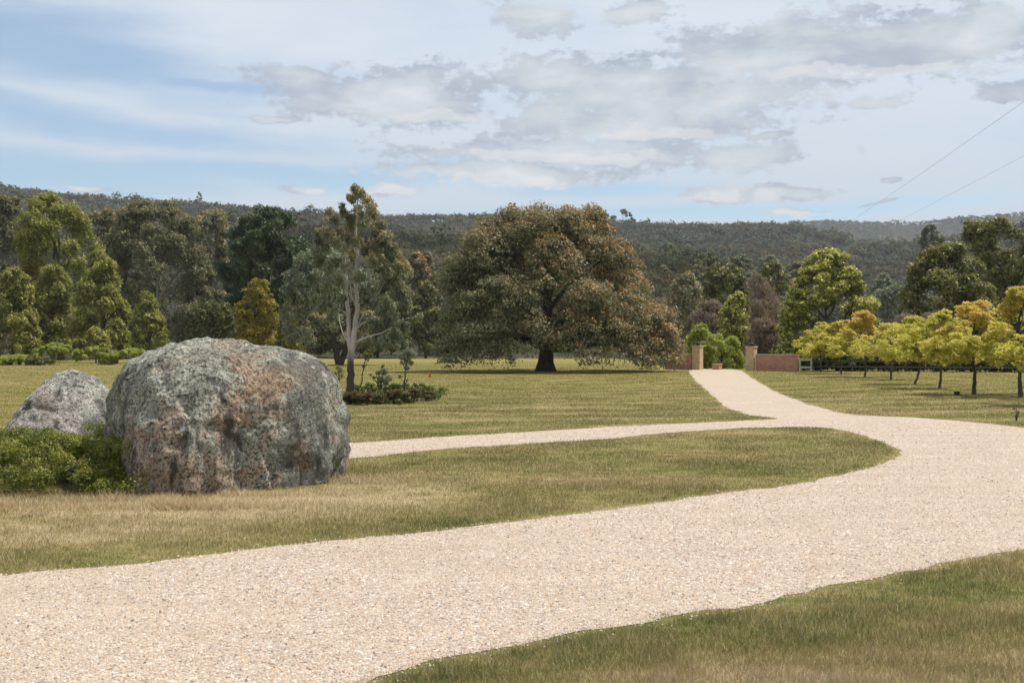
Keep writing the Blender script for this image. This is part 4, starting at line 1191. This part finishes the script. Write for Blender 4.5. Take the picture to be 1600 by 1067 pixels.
def boulder(name, label, centre, plan, H, prof, shear, mat, seed, rough=.07, nth=380, nh=180, ridge=.05):
    """plan: (angle deg, radius) control points; prof: (height fraction, scale)"""
    pa = np.array(sorted(plan), float)
    th = np.linspace(0, 2 * np.pi, nth, endpoint=False)
    ang = np.radians(np.concatenate([pa[:, 0] - 360, pa[:, 0], pa[:, 0] + 360])); rad = np.tile(pa[:, 1], 3)
    rr_ = np.interp(th, ang, rad)
    ker = np.exp(-0.5 * (np.arange(-20, 21) / 8.5) ** 2); ker /= ker.sum()
    rr_ = np.convolve(np.concatenate([rr_[-20:], rr_, rr_[:20]]), ker, 'same')[20:-20]
    ph = np.array(prof, float)
    tt = np.linspace(0, 1, nh)
    # arc-length spacing along the profile
    fine_t = np.linspace(0, 1, 2000)
    ps = np.interp(fine_t, np.linspace(0, 1, len(ph)), ph[:, 1]); pz = np.interp(fine_t, np.linspace(0, 1, len(ph)), ph[:, 0])
    k5 = np.exp(-0.5 * (np.arange(-90, 91) / 35.0) ** 2); k5 /= k5.sum()
    def sm(v):
        p = np.concatenate([2 * v[0] - v[90:0:-1], v, 2 * v[-1] - v[-2:-92:-1]])
        return np.convolve(p, k5, 'same')[90:-90]
    ps, pz = sm(ps), sm(pz)
    ps[-1] = 0
    L = np.concatenate([[0], np.cumsum(np.hypot(np.diff(ps) * 1.5, np.diff(pz) * H))]); L /= L[-1]
    sc = np.interp(tt, L, ps); hh = np.interp(tt, L, pz)
    verts = []
    for i_ in range(nh):
        for q in range(nth):
            r_ = rr_[q] * max(sc[i_], 0)
            x_ = r_ * math.cos(th[q]) + shear[0] * hh[i_]; y_ = r_ * math.sin(th[q]) + shear[1] * hh[i_]; z_ = hh[i_] * H
            n_ = Vector((math.cos(th[q]) * (1 - hh[i_] ** 3), math.sin(th[q]) * (1 - hh[i_] ** 3), .15 + hh[i_] ** 2)).normalized()
            p_ = Vector((x_, y_, z_))
            d_ = rough * 1.6 * mnoise.fractal(p_ * .9 + Vector((seed, 0, 0)), 1.0, 2.0, 4)
            d_ += rough * .55 * mnoise.fractal(p_ * 4.0 + Vector((0, seed, 0)), .9, 2.1, 4)
            w_ = (1 - hh[i_]) ** .5
            d_ += ridge * w_ * (mnoise.noise(Vector((p_.x * 2.6, p_.y * 2.6, p_.z * .35 + seed))) - .5 * abs(mnoise.noise(Vector((p_.x * 5, p_.y * 5, p_.z * .5 - seed)))))
            e_ = mnoise.voronoi(Vector((p_.x * .75 + seed, p_.y * .75, p_.z * .42)))[0]
            d_ -= .055 * math.exp(-((e_[1] - e_[0]) / .05) ** 2) * w_
            verts.append(p_ + n_ * d_)
    V_ = np.array([tuple(v) for v in verts])
    i_ = np.arange(nh - 1)[:, None] * nth; j_ = np.arange(nth)[None, :]; jn_ = (j_ + 1) % nth
    F_ = np.stack([i_ + j_, i_ + jn_, i_ + nth + jn_, i_ + nth + j_], -1).reshape(-1, 4)
    o = mobj(name, np_mesh(name, V_, F_, [mat], smooth=True), loc=(centre[0], centre[1], 0))
    tag(o, label, 'boulder', 'granite boulders')
    return o


m_rock = rock_mat('lichen_granite', (.35, .265, .20), (.62, .51, .40), [(.85, -1.3, 1.38, .42, .30, .75), (.55, -1.0, 1.72, .28, .14, .6), (1.35, -1.1, 1.5, .25, .14, .5), (.1, -.3, 2.0, .3, .2, .4), (.45, -1.6, .95, .16, .45, .5), (1.05, -1.2, 1.0, .25, .15, .4), (1.3, -1.2, .35, .14, .25, .6)], 0.0)
m_rock2 = rock_mat('grey_granite', (.36, .31, .28), (.66, .60, .55), [(-.15, -1, .75, .25, .25, .4)], 5.3, .75)
boulder('boulder', 'big rounded lichen covered granite boulder with orange stains beside the drive', (-4.15, 16.35),
        [(0, 1.72), (25, 1.78), (60, 1.75), (95, 1.7), (135, 1.85), (165, 1.66), (195, 1.6), (225, 1.58), (242, 1.84), (257, 2.15), (272, 2.02), (290, 1.82), (310, 1.66), (340, 1.66)], 1.93,
        [(-.12, .93), (.0, .97), (.12, 1.0), (.28, 1.02), (.45, 1.01), (.60, .975), (.74, .94), (.86, .84), (.94, .68), (.985, .44), (1.0, .2), (1.0, 0)], (-.03, .25), m_rock, 1.3, .08, ridge=.11)
boulder('boulder', 'small peaked grey granite boulder behind the green shrub', (-9.6, 24.4),
        [(0, 1.4), (60, 1.3), (120, 1.25), (180, 1.32), (240, 1.25), (300, 1.3)], 1.33,
        [(-.15, 1.04), (.0, 1.0), (.2, .93), (.4, .82), (.58, .68), (.74, .53), (.86, .38), (.95, .24), (1.0, .08), (1.0, 0)], (.14, .1), m_rock2, 7.7, .07, nth=160, nh=80, ridge=.04)


# ------------------------------------------------------------------ shrub by the boulder, bed and low plants
def plant(name, label, cat, leaf, dist, bx, lobes_m, nleaf, size, group=None, seed=0, stems=6, bark=B_BROWN, y=None, **kw):
    X = (bx - 800) / FPX * dist
    z0 = gz(X, dist)
    root = empty(name, (X, dist, z0))
    tag(root, label, cat, group)
    V, F, rnd, tp = leaf_cloud(np.array(lobes_m), nleaf, size, seed=seed, **kw)
    V[:, 2] = np.maximum(V[:, 2], 0.004)
    mobj('foliage', np_mesh('foliage', V, F, [leaf], {'rnd': rnd, 'tip': tp}), root)
    rg = np.random.default_rng(seed)
    tb = Tubes()
    for q in rg.permutation(len(lobes_m))[:stems]:
        lb = np.array(lobes_m[q])
        a_ = np.array([lb[0] * .25, lb[1] * .25, -.03])
        tb.add(curve_pts(a_, lb[:3] + np.array([0, 0, lb[3] * .4]), 5, .05, .03, rg), np.linspace(.012 + .006 * lb[3], .004, 5), 5)
    mobj('stem', tb.mesh('stem', bark), root)
    return root


rg = np.random.default_rng(77)
jl = []
jd = 15.6
for k_ in range(210):
    px = rg.uniform(-130, 222); dy = rg.uniform(-1.35, 1.5)
    yy = jd + dy
    xx = (px - 800) / FPX * yy - (70 - 800) / FPX * jd
    top = np.interp(px, [-130, -30, 20, 75, 120, 170, 200, 222], [.55, .78, .80, .83, .74, .55, .40, .25]) * np.interp(dy, [-1.35, -.8, .2, 1.5], [.38, .70, 1.0, .7])
    r_ = rg.uniform(.11, .24)
    zc = max(.06, top - r_ * .8) if rg.random() < .75 else rg.uniform(.05, max(.1, top - r_))
    jl.append((xx, dy, zc, r_))
for k_ in range(80):
    px = rg.uniform(150, 236); dy = rg.uniform(-.9, 1.6)
    yy = jd + dy
    jl.append(((px - 800) / FPX * yy - (70 - 800) / FPX * jd, dy, rg.uniform(.12, .66) * np.interp(px, [150, 236], [1, .62]), rg.uniform(.13, .24)))
for k_ in range(50):
    px = rg.uniform(-20, 190); dy = rg.uniform(.6, 1.7)
    yy = jd + dy
    jl.append(((px - 800) / FPX * yy - (70 - 800) / FPX * jd, dy, rg.uniform(.22, .42), rg.uniform(.18, .26)))
plant('shrub', 'low spreading yellow green juniper like shrub in front of the two boulders', 'shrub', L_JUNIPER, jd, 70, jl, 170000, .038, seed=78, stems=30, aspect=.4, up=.3, outward=.5, inner=.5, under=.32, dirbias=1.2,
      tip_fn=tip_top(.8, -.2))

# clipped shrubs along the left lawn edge
LG = 'low shrubs along the far left lawn edge'
for (px, w_, hgt, dist, mt, lab, sd) in [(92, 2.6, 1.95, 112, L_LIME, 'widest bright green mound of the low shrubs on the left lawn edge', 1), (150, 2.1, 1.6, 112.5, L_LIME, 'bright green mound in the middle of the low left shrubs', 2),
                                         (205, 2.4, 1.5, 113, L_LIME, 'bright green mound next to the big boulder at the end of the low left shrubs', 3), (30, 1.9, .95, 111, L_LIME, 'low sparse green clump left of the bright mounds', 4),
                                         (58, 1.0, .9, 110.5, L_DARK, 'small olive brown clump at the foot of the widest green mound', 5), (-10, 1.5, 1.0, 111, L_LIME, 'low green clump cut by the left picture edge', 6)]:
    rg = np.random.default_rng(sd + 900)
    lb = []
    for q in range(26):
        x_ = rg.uniform(-1, 1); y_ = rg.uniform(-1, 1)
        r_ = rg.uniform(.28, .45)
        top = hgt * (1 - .45 * x_**2 - .25 * y_**2)
        lb.append((x_ * (w_ * 1.15 - r_ * .6), y_ * 1.0, max(.15, (top * 1.12 - r_ * .8) * (1 if rg.random() < .7 else rg.random())), r_))
    plant('edge_shrub', lab, 'shrub', mt, dist, px, lb, 14000, .22, LG, sd + 910, 8, aspect=.45, up=.4, outward=.6, under=.32, inner=.4, tip_fn=tip_top(.35, 0))

# garden bed plants
BGp = 'low plants of the garden bed round the white trunked gum'
bed = [(540, 632, .36, .42, .75, 'red brown and green fern clump at the left end of the garden bed'), (556, 632, .42, .44, .8, 'reddish fern clump below the white trunk in the garden bed'),
       (572, 633, .48, .46, .9, 'deepest red clump in front of the thin dark sapling'), (588, 630, .40, .45, .25, 'green leafy clump at the foot of the many stemmed sapling'),
       (604, 631, .42, .45, .55, 'mottled red and green clump right of the many stemmed sapling'), (620, 631, .48, .5, .8, 'wine red clump left of the tallest sapling in the bed'),
       (636, 629, .50, .5, .65, 'red leaved clump around the tallest sapling in the bed'), (650, 627, .52, .52, .7, 'red and green rose like clump right of the tallest sapling'), (664, 625, .50, .5, .25, 'green clump near the right end of the garden bed'),
       (675, 621, .36, .42, .05, 'fresh green clump at the very right end of the garden bed'), (600, 617, .4, .5, .2, 'dark green clump behind the many stemmed sapling'), (575, 613, .35, .5, .15, 'dark green clump behind the thin dark sapling'), (645, 612, .4, .5, .1, 'green clump at the back of the bed by the tallest sapling')]
for k_, (px, py, hgt, w_, red, lab) in enumerate(bed):
    rg = np.random.default_rng(k_ + 50)
    d = CAMH * FPX / (py - HOR)
    lb = [(rg.uniform(-w_, w_), rg.uniform(-w_, w_) * .8, max(.06, hgt * rg.uniform(.3, .95) - .08), rg.uniform(.11, .19)) for _ in range(14)]
    plant('bed_plant', lab, 'plant', L_FERN, d, px, lb, 2600, .085, BGp, 950 + k_, 8, aspect=.4, up=.3, outward=.4, under=.38, inner=.2,
          tip_fn=lambda p, d_, r_, li, rg_, rd=red: (rg_.random(len(p)) < rd) * rg_.random(len(p)) * 1.2)

# saplings in the bed
SPG = 'saplings of the garden bed'


def sapling(label, px, py, lobes, stems, nleaf, leaf, seed, size=.085):
    d = CAMH * FPX / (py - HOR)
    tree('sapling', label, 'tree', leaf, B_BROWN, d, px, None, lobes=lobes, nleaf=nleaf, size=size, aspect=.4, droop=.3, trunk=stems, trunk_r=.03, limbs=12, seed=seed, group=SPG, inner=.1, under=.9, flat=.9, outward=.3)


sapling('thin dark sapling leaning right with a small leafy top beside the white trunk', 563, 612, [(575, 552, 7, 0), (571, 560, 6, .1), (580, 556, 5, -.1), (568, 572, 3, 0)], [([(563, 613, 0), (565, 595, 0), (568, 575, 0), (573, 556, 0)], .035, .012)], 650, L_DARK, 700)
sapling('wispy many stemmed sapling in the middle of the bed', 594, 629, [(590, 582, 6, 0), (600, 580, 7, .1), (584, 590, 5, 0), (606, 590, 6, -.1), (595, 594, 7, .1), (603, 598, 5, 0), (598, 572, 4, 0), (579, 586, 3.5, 0), (611, 593, 3, 0)],
        [([(592, 630, 0), (591, 605, 0), (588, 582, 0)], .03, .008), ([(594, 630, .05), (596, 600, .05), (600, 575, .05)], .03, .008), ([(597, 630, 0), (600, 605, 0), (606, 588, 0)], .025, .008), ([(599, 629, .1), (603, 600, .1), (611, 591, .1)], .02, .007)], 1100, L_GREY, 701)
sapling('tallest straight sapling with grey green tufts near the right of the bed', 632, 617, [(632, 552, 7, 0), (640, 551, 7, .1), (626, 558, 6, 0), (646, 555, 6, 0), (636, 562, 8, .1), (643, 568, 5, 0), (628, 568, 5, 0), (625, 588, 4, 0), (637, 576, 4, 0), (636, 594, 2.5, 0)],
        [([(632, 618, 0), (632, 598, 0), (634, 578, 0), (636, 550, 0)], .04, .012)], 1500, L_GREY, 702)
sapling('small dark leafy sapling half hidden by the right shoulder of the big boulder', 529, 606, [(527, 575, 5, 0), (532, 580, 6, 0), (524, 584, 5, 0), (535, 588, 4, 0), (528, 592, 4, 0)], [([(529, 607, 0), (530, 590, 0), (530, 575, 0)], .03, .01)], 600, L_DARK, 703)

# weed on the right lawn
plant('weed', 'small dark upright weed on the right lawn at the drive edge', 'plant', L_DARK, CAMH * FPX / 117, 1588, [(0, 0, .12, .08), (.06, 0, .22, .06), (-.04, .02, .3, .05), (.02, 0, .38, .04)], 160, .05, None, 970, 4, aspect=.4, under=.9, inner=.1)

# ------------------------------------------------------------------ gate: pillars, walls, fence
def brick_mat(name, c1, c2, mortar, scale=1.0):
    m, nt, b = new_mat(name)
    o = nt.obj()
    x, y, z = nt.sep(o)
    br = nt.node('ShaderNodeTexBrick')
    nt.set(br.inputs['Vector'], nt.comb(nt.math('ADD', x, y), z, 0.0))
    br.inputs['Color1'].default_value = (*c1, 1); br.inputs['Color2'].default_value = (*c2, 1); br.inputs['Mortar'].default_value = (*mortar, 1)
    br.inputs['Scale'].default_value = scale
    br.inputs['Mortar Size'].default_value = .012
    br.inputs['Brick Width'].default_value = .24; br.inputs['Row Height'].default_value = .086
    br.inputs['Bias'].default_value = -.1
    c = nt.mix(1.0, br.outputs[0], nt.ramp(nt.noise(o, 3.0, 5, .65), [(.3, (.72, .70, .68)), (.7, (1.12, 1.1, 1.08))]), 'MULTIPLY')
    nt.set(b.inputs['Base Color'], c)
    nt.set(b.inputs['Normal'], nt.bump(nt.math('SUBTRACT', 1.0, br.outputs['Fac']), .6, .012))
    return m


m_tan = brick_mat('tan_brick', (.50, .35, .19), (.62, .46, .27), (.56, .48, .37))
m_red = brick_mat('red_brick', (.42, .17, .105), (.54, .27, .18), (.54, .44, .37))
m_cope = bark_mat('pale_coping', (.36, .29, .23), (.52, .44, .36), 6)
m_iron, nt, b = new_mat('dark_iron')
nt.set(b.inputs['Base Color'], nt.ramp(nt.noise(nt.obj(), 20, 3), [(.3, (.012, .012, .014)), (.7, (.035, .032, .030))]))
b.inputs['Roughness'].default_value = .5; b.inputs['Metallic'].default_value = .6
m_paint = bark_mat('weathered_white_paint', (.40, .40, .38), (.62, .62, .60), 14)
m_rail = bark_mat('grey_timber', (.045, .042, .037), (.115, .105, .092), 14)
m_redpost = bark_mat('red_painted_post', (.30, .05, .02), (.42, .085, .035), 20)
m_roof = bark_mat('pale_roof_metal', (.42, .44, .46), (.60, .62, .64), 3)
m_shed = bark_mat('shed_boards', (.10, .085, .07), (.20, .17, .14), 6)

GA = R(-34)


def pillar(px, d, H, label):
    X = (px - 800) / FPX * d
    root = empty('brick_pillar', (X, d, gz(X, d)), GA)
    tag(root, label, 'pillar', 'brick gate pillars')
    h = .325
    bm = bmesh.new()
    bm_box(bm, -h, h, -h, h, -.05, H - .16)
    bm_obj('shaft', bm, m_tan, root)
    bm = bmesh.new()
    bm_box(bm, -h - .03, h + .03, -h - .03, h + .03, H - .16, H - .08)
    bm_box(bm, -h - .055, h + .055, -h - .055, h + .055, H - .078, H)
    bm_obj('cap', bm, m_tan, root)
    bm = bmesh.new()
    bm_lathe(bm, [(.16, 0), (.16, .03), (.07, .05), (.06, .11), (.13, .13), (.13, .16), (.25, .165), (.24, .19), (.13, .25), (.06, .29), (.03, .30), (.03, .33), (.045, .35), (.03, .385), (.004, .41)], 18, H + .002)
    bm_obj('lamp', bm, m_iron, root, smooth=False)
    return root


PL = (1090, 90.0); PR = (1174, 87.0)
pillar(*PL, 1.92, 'tan brick gate pillar on the left of the drive, joined to the short wall under the great gum')
pillar(*PR, 1.86, 'tan brick gate pillar on the right of the drive, joined to the long red brick wall')


def wall(p0, p1, H, label, th=.24):
    a_ = np.array(p0); b_ = np.array(p1)
    L = np.linalg.norm(b_ - a_)
    ang = math.atan2(b_[1] - a_[1], b_[0] - a_[0])
    root = empty('brick_wall', (a_[0], a_[1], gz(*a_)), ang)
    tag(root, label, 'wall', 'brick gate walls')
    bm = bmesh.new(); bm_box(bm, 0, L, -th / 2, th / 2, -.1, H); bm_obj('brickwork', bm, m_red, root)
    bm = bmesh.new()
    n = int(L / .125)
    for q in range(n):
        x0 = L * q / n
        bm_box(bm, x0 + .004, x0 + L / n - .004, -th / 2 - .03, th / 2 + .03, H + .002, H + .10 + random.uniform(-.004, .004), .006)
    bm_obj('coping', bm, m_cope, root)
    return root


def pxd(px, d): return ((px - 800) / FPX * d, d)


wr0 = pxd(1182, 86.75); wr1 = pxd(1247.5, 84.2)
wall(wr0, wr1, 1.16, 'long red brick wall running right from the right gate pillar')
wl1 = pxd(1082, 90.2); wl0 = pxd(1040, 91.8)
wall(wl0, wl1, 1.16, 'short red brick wall between the great gum and the left gate pillar')

# low brick box in the gateway
X, Yb = pxd(1120.5, 90.5)
root = empty('brick_box', (X, Yb, gz(X, Yb)), GA)
tag(root, 'small low brick box with pale lid standing in the gateway before the hedge', 'box')
bm = bmesh.new(); bm_box(bm, -.30, .30, -.25, .25, -.05, .40); bm_obj('brickwork', bm, m_red, root)
bm = bmesh.new(); bm_box(bm, -.34, .34, -.29, .29, .402, .46, .01); bm_obj('lid', bm, m_cope, root)

# boundary fence: pale painted panel by the wall, then grey post and rail
f0 = np.array(pxd(1248.5, 84.1)); f1 = np.array(pxd(1269, 83.6))
root = empty('field_gate', (f0[0], f0[1], gz(*f0)), math.atan2(f1[1] - f0[1], f1[0] - f0[0]))
tag(root, 'short pale painted gate panel at the end of the red brick wall', 'gate')
L = float(np.linalg.norm(f1 - f0))
for xx in (0.06, L - .06):
    bm = bmesh.new(); bm_box(bm, xx - .055, xx + .055, -.055, .055, -.1, .98, .008); bm_obj('post', bm, m_paint, root)
for z_ in (.22, .78):
    bm = bmesh.new(); bm_box(bm, .118, L - .118, -.025, .025, z_, z_ + .15, .005); bm_obj('rail', bm, m_paint, root)
g0 = np.array(pxd(1270, 83.5)); g1 = np.array(pxd(1660, 78.5))
L = float(np.linalg.norm(g1 - g0))
root = empty('rail_fence', (g0[0], g0[1], gz(*g0)), math.atan2(g1[1] - g0[1], g1[0] - g0[0]))
tag(root, 'long grey post and rail fence behind the row of yellow trees', 'fence')
npst = int(L / 2.4)
for q in range(npst + 1):
    xx = L * q / npst
    bm = bmesh.new(); bm_box(bm, xx - .05, xx + .05, -.05, .05, -.1, 1.0, .006); bm_obj('post', bm, m_rail, root)
for z_ in (.30, .72):
    for q in range(npst):
        bm = bmesh.new(); bm_box(bm, L * q / npst + .052, L * (q + 1) / npst - .052, -.018, .018, z_, z_ + .12); bm_obj('rail', bm, m_rail, root)

# shed roof among the trees on the left
X, Yb = pxd(356, 172)
root = empty('shed', (X, Yb, gz(X, Yb)), R(28))
tag(root, 'shed with a sloping pale metal roof half buried in the trees under the pine', 'shed')
bm = bmesh.new(); bm_box(bm, -2.6, 2.6, -3, 3, -.2, 6.9); bm_obj('wall', bm, m_shed, root)
bm = bmesh.new(); bm_box(bm, -3.1, 3.1, -3.5, 3.5, 6.92, 7.08)
o = bm_obj('roof', bm, m_roof, root)
for v in o.data.vertices: v.co.z += .34 * (v.co.x + 2.6)

# marker stake, dark box on the lawn
X, Yb = at(672, 590)
root = empty('marker_post', (X, Yb, 0))
tag(root, 'short red marker post on the lawn left of the great gum', 'post')
bm = bmesh.new(); bm_box(bm, -.045, .045, -.045, .045, -.1, .24, .008); bm_obj('post', bm, m_redpost, root)
bm = bmesh.new(); bm_lathe(bm, [(.066, .242), (.066, .262), (.03, .285)], 10); bm_obj('cap', bm, m_redpost, root)
X, Yb = at(1495, 617)
root = empty('valve_box', (X, Yb, 0), R(15))
tag(root, 'small dark box on the right lawn beside the large orange tinted tree', 'box')
bm = bmesh.new(); bm_box(bm, -.09, .09, -.07, .07, -.02, .11, .01); bm_obj('body', bm, m_iron, root)
bm = bmesh.new(); bm_box(bm, -.105, .105, -.085, .085, .112, .13, .005); bm_obj('lid', bm, m_iron, root)

# ------------------------------------------------------------------ power lines
m_wire, nt, b = new_mat('wire_metal')
b.inputs['Base Color'].default_value = (.30, .30, .31, 1)
b.inputs['Roughness'].default_value = .5


def wire(label, rows):
    Yk = np.array([r_[0] for r_ in rows]); xk = np.array([r_[1] for r_ in rows]); zk = np.array([r_[2] for r_ in rows])
    yy = np.linspace(Yk[0], Yk[-1], 90)
    c = np.polyfit(Yk, zk, 2)
    pts = np.stack([np.interp(yy, Yk, xk), yy, np.polyval(c, yy)], -1)
    tb = Tubes(); tb.add(pts, np.full(90, .0045), 5)
    o = mobj('power_line', tb.mesh('power_line', m_wire))
    tag(o, label, 'wire', 'overhead power lines')


wa = [(Y_, 11 + .082 * Y_, z_) for Y_, z_ in [(8, 9.6), (30, 8.1), (52, 7.45), (83, 6.6), (120, 6.6), (162, 7.3), (205, 9.0)]]
wb = [(Y_, 16.6 + .082 * Y_, z_) for Y_, z_ in [(8, 10.6), (45, 9.55), (65, 9.0), (100, 8.3), (160, 8.4), (205, 9.3)]]
wire('upper overhead wire crossing the sky at the right, running down to the forest', wa)
wire('lower overhead wire crossing the sky at the right, below the other wire', wb)
X, Yb = 11 + .082 * 205, 205
zb = gz(X, Yb)
root = empty('power_pole', (X + 2.8, Yb, zb))
tag(root, 'timber power pole with crossarm hidden in the forest behind the great gum', 'pole')
tb = Tubes(); tb.add(np.array([[0, 0, -.4], [0, 0, 5], [0, 0, 9.1 - zb]]), [.16, .14, .11], 10); mobj('pole', tb.mesh('pole', m_rail), root)
bm = bmesh.new(); bm_box(bm, -3.0, 3.0, .12, .2, 8.72 - zb, 8.86 - zb); bm_obj('crossarm', bm, m_rail, root)

# ------------------------------------------------------------------ haze
bm = bmesh.new()
bm_box(bm, -3200, 3200, -60, 4400, -14, 470)
m_haze = bpy.data.materials.new('haze_air')
m_haze.use_nodes = True
ht_ = m_haze.node_tree
ht_.nodes.remove(ht_.nodes['Principled BSDF'])
pv = ht_.nodes.new('ShaderNodeVolumePrincipled')
pv.inputs['Color'].default_value = (.86, .92, 1.0, 1)
pv.inputs['Density'].default_value = 0.00008
pv.inputs['Anisotropy'].default_value = 0.0
ht_.links.new(pv.outputs[0], ht_.nodes['Material Output'].inputs['Volume'])
hz = bm_obj('haze', bm, m_haze)
tag(hz, 'thin pale haze in the air over the hills', 'haze', kind='stuff')
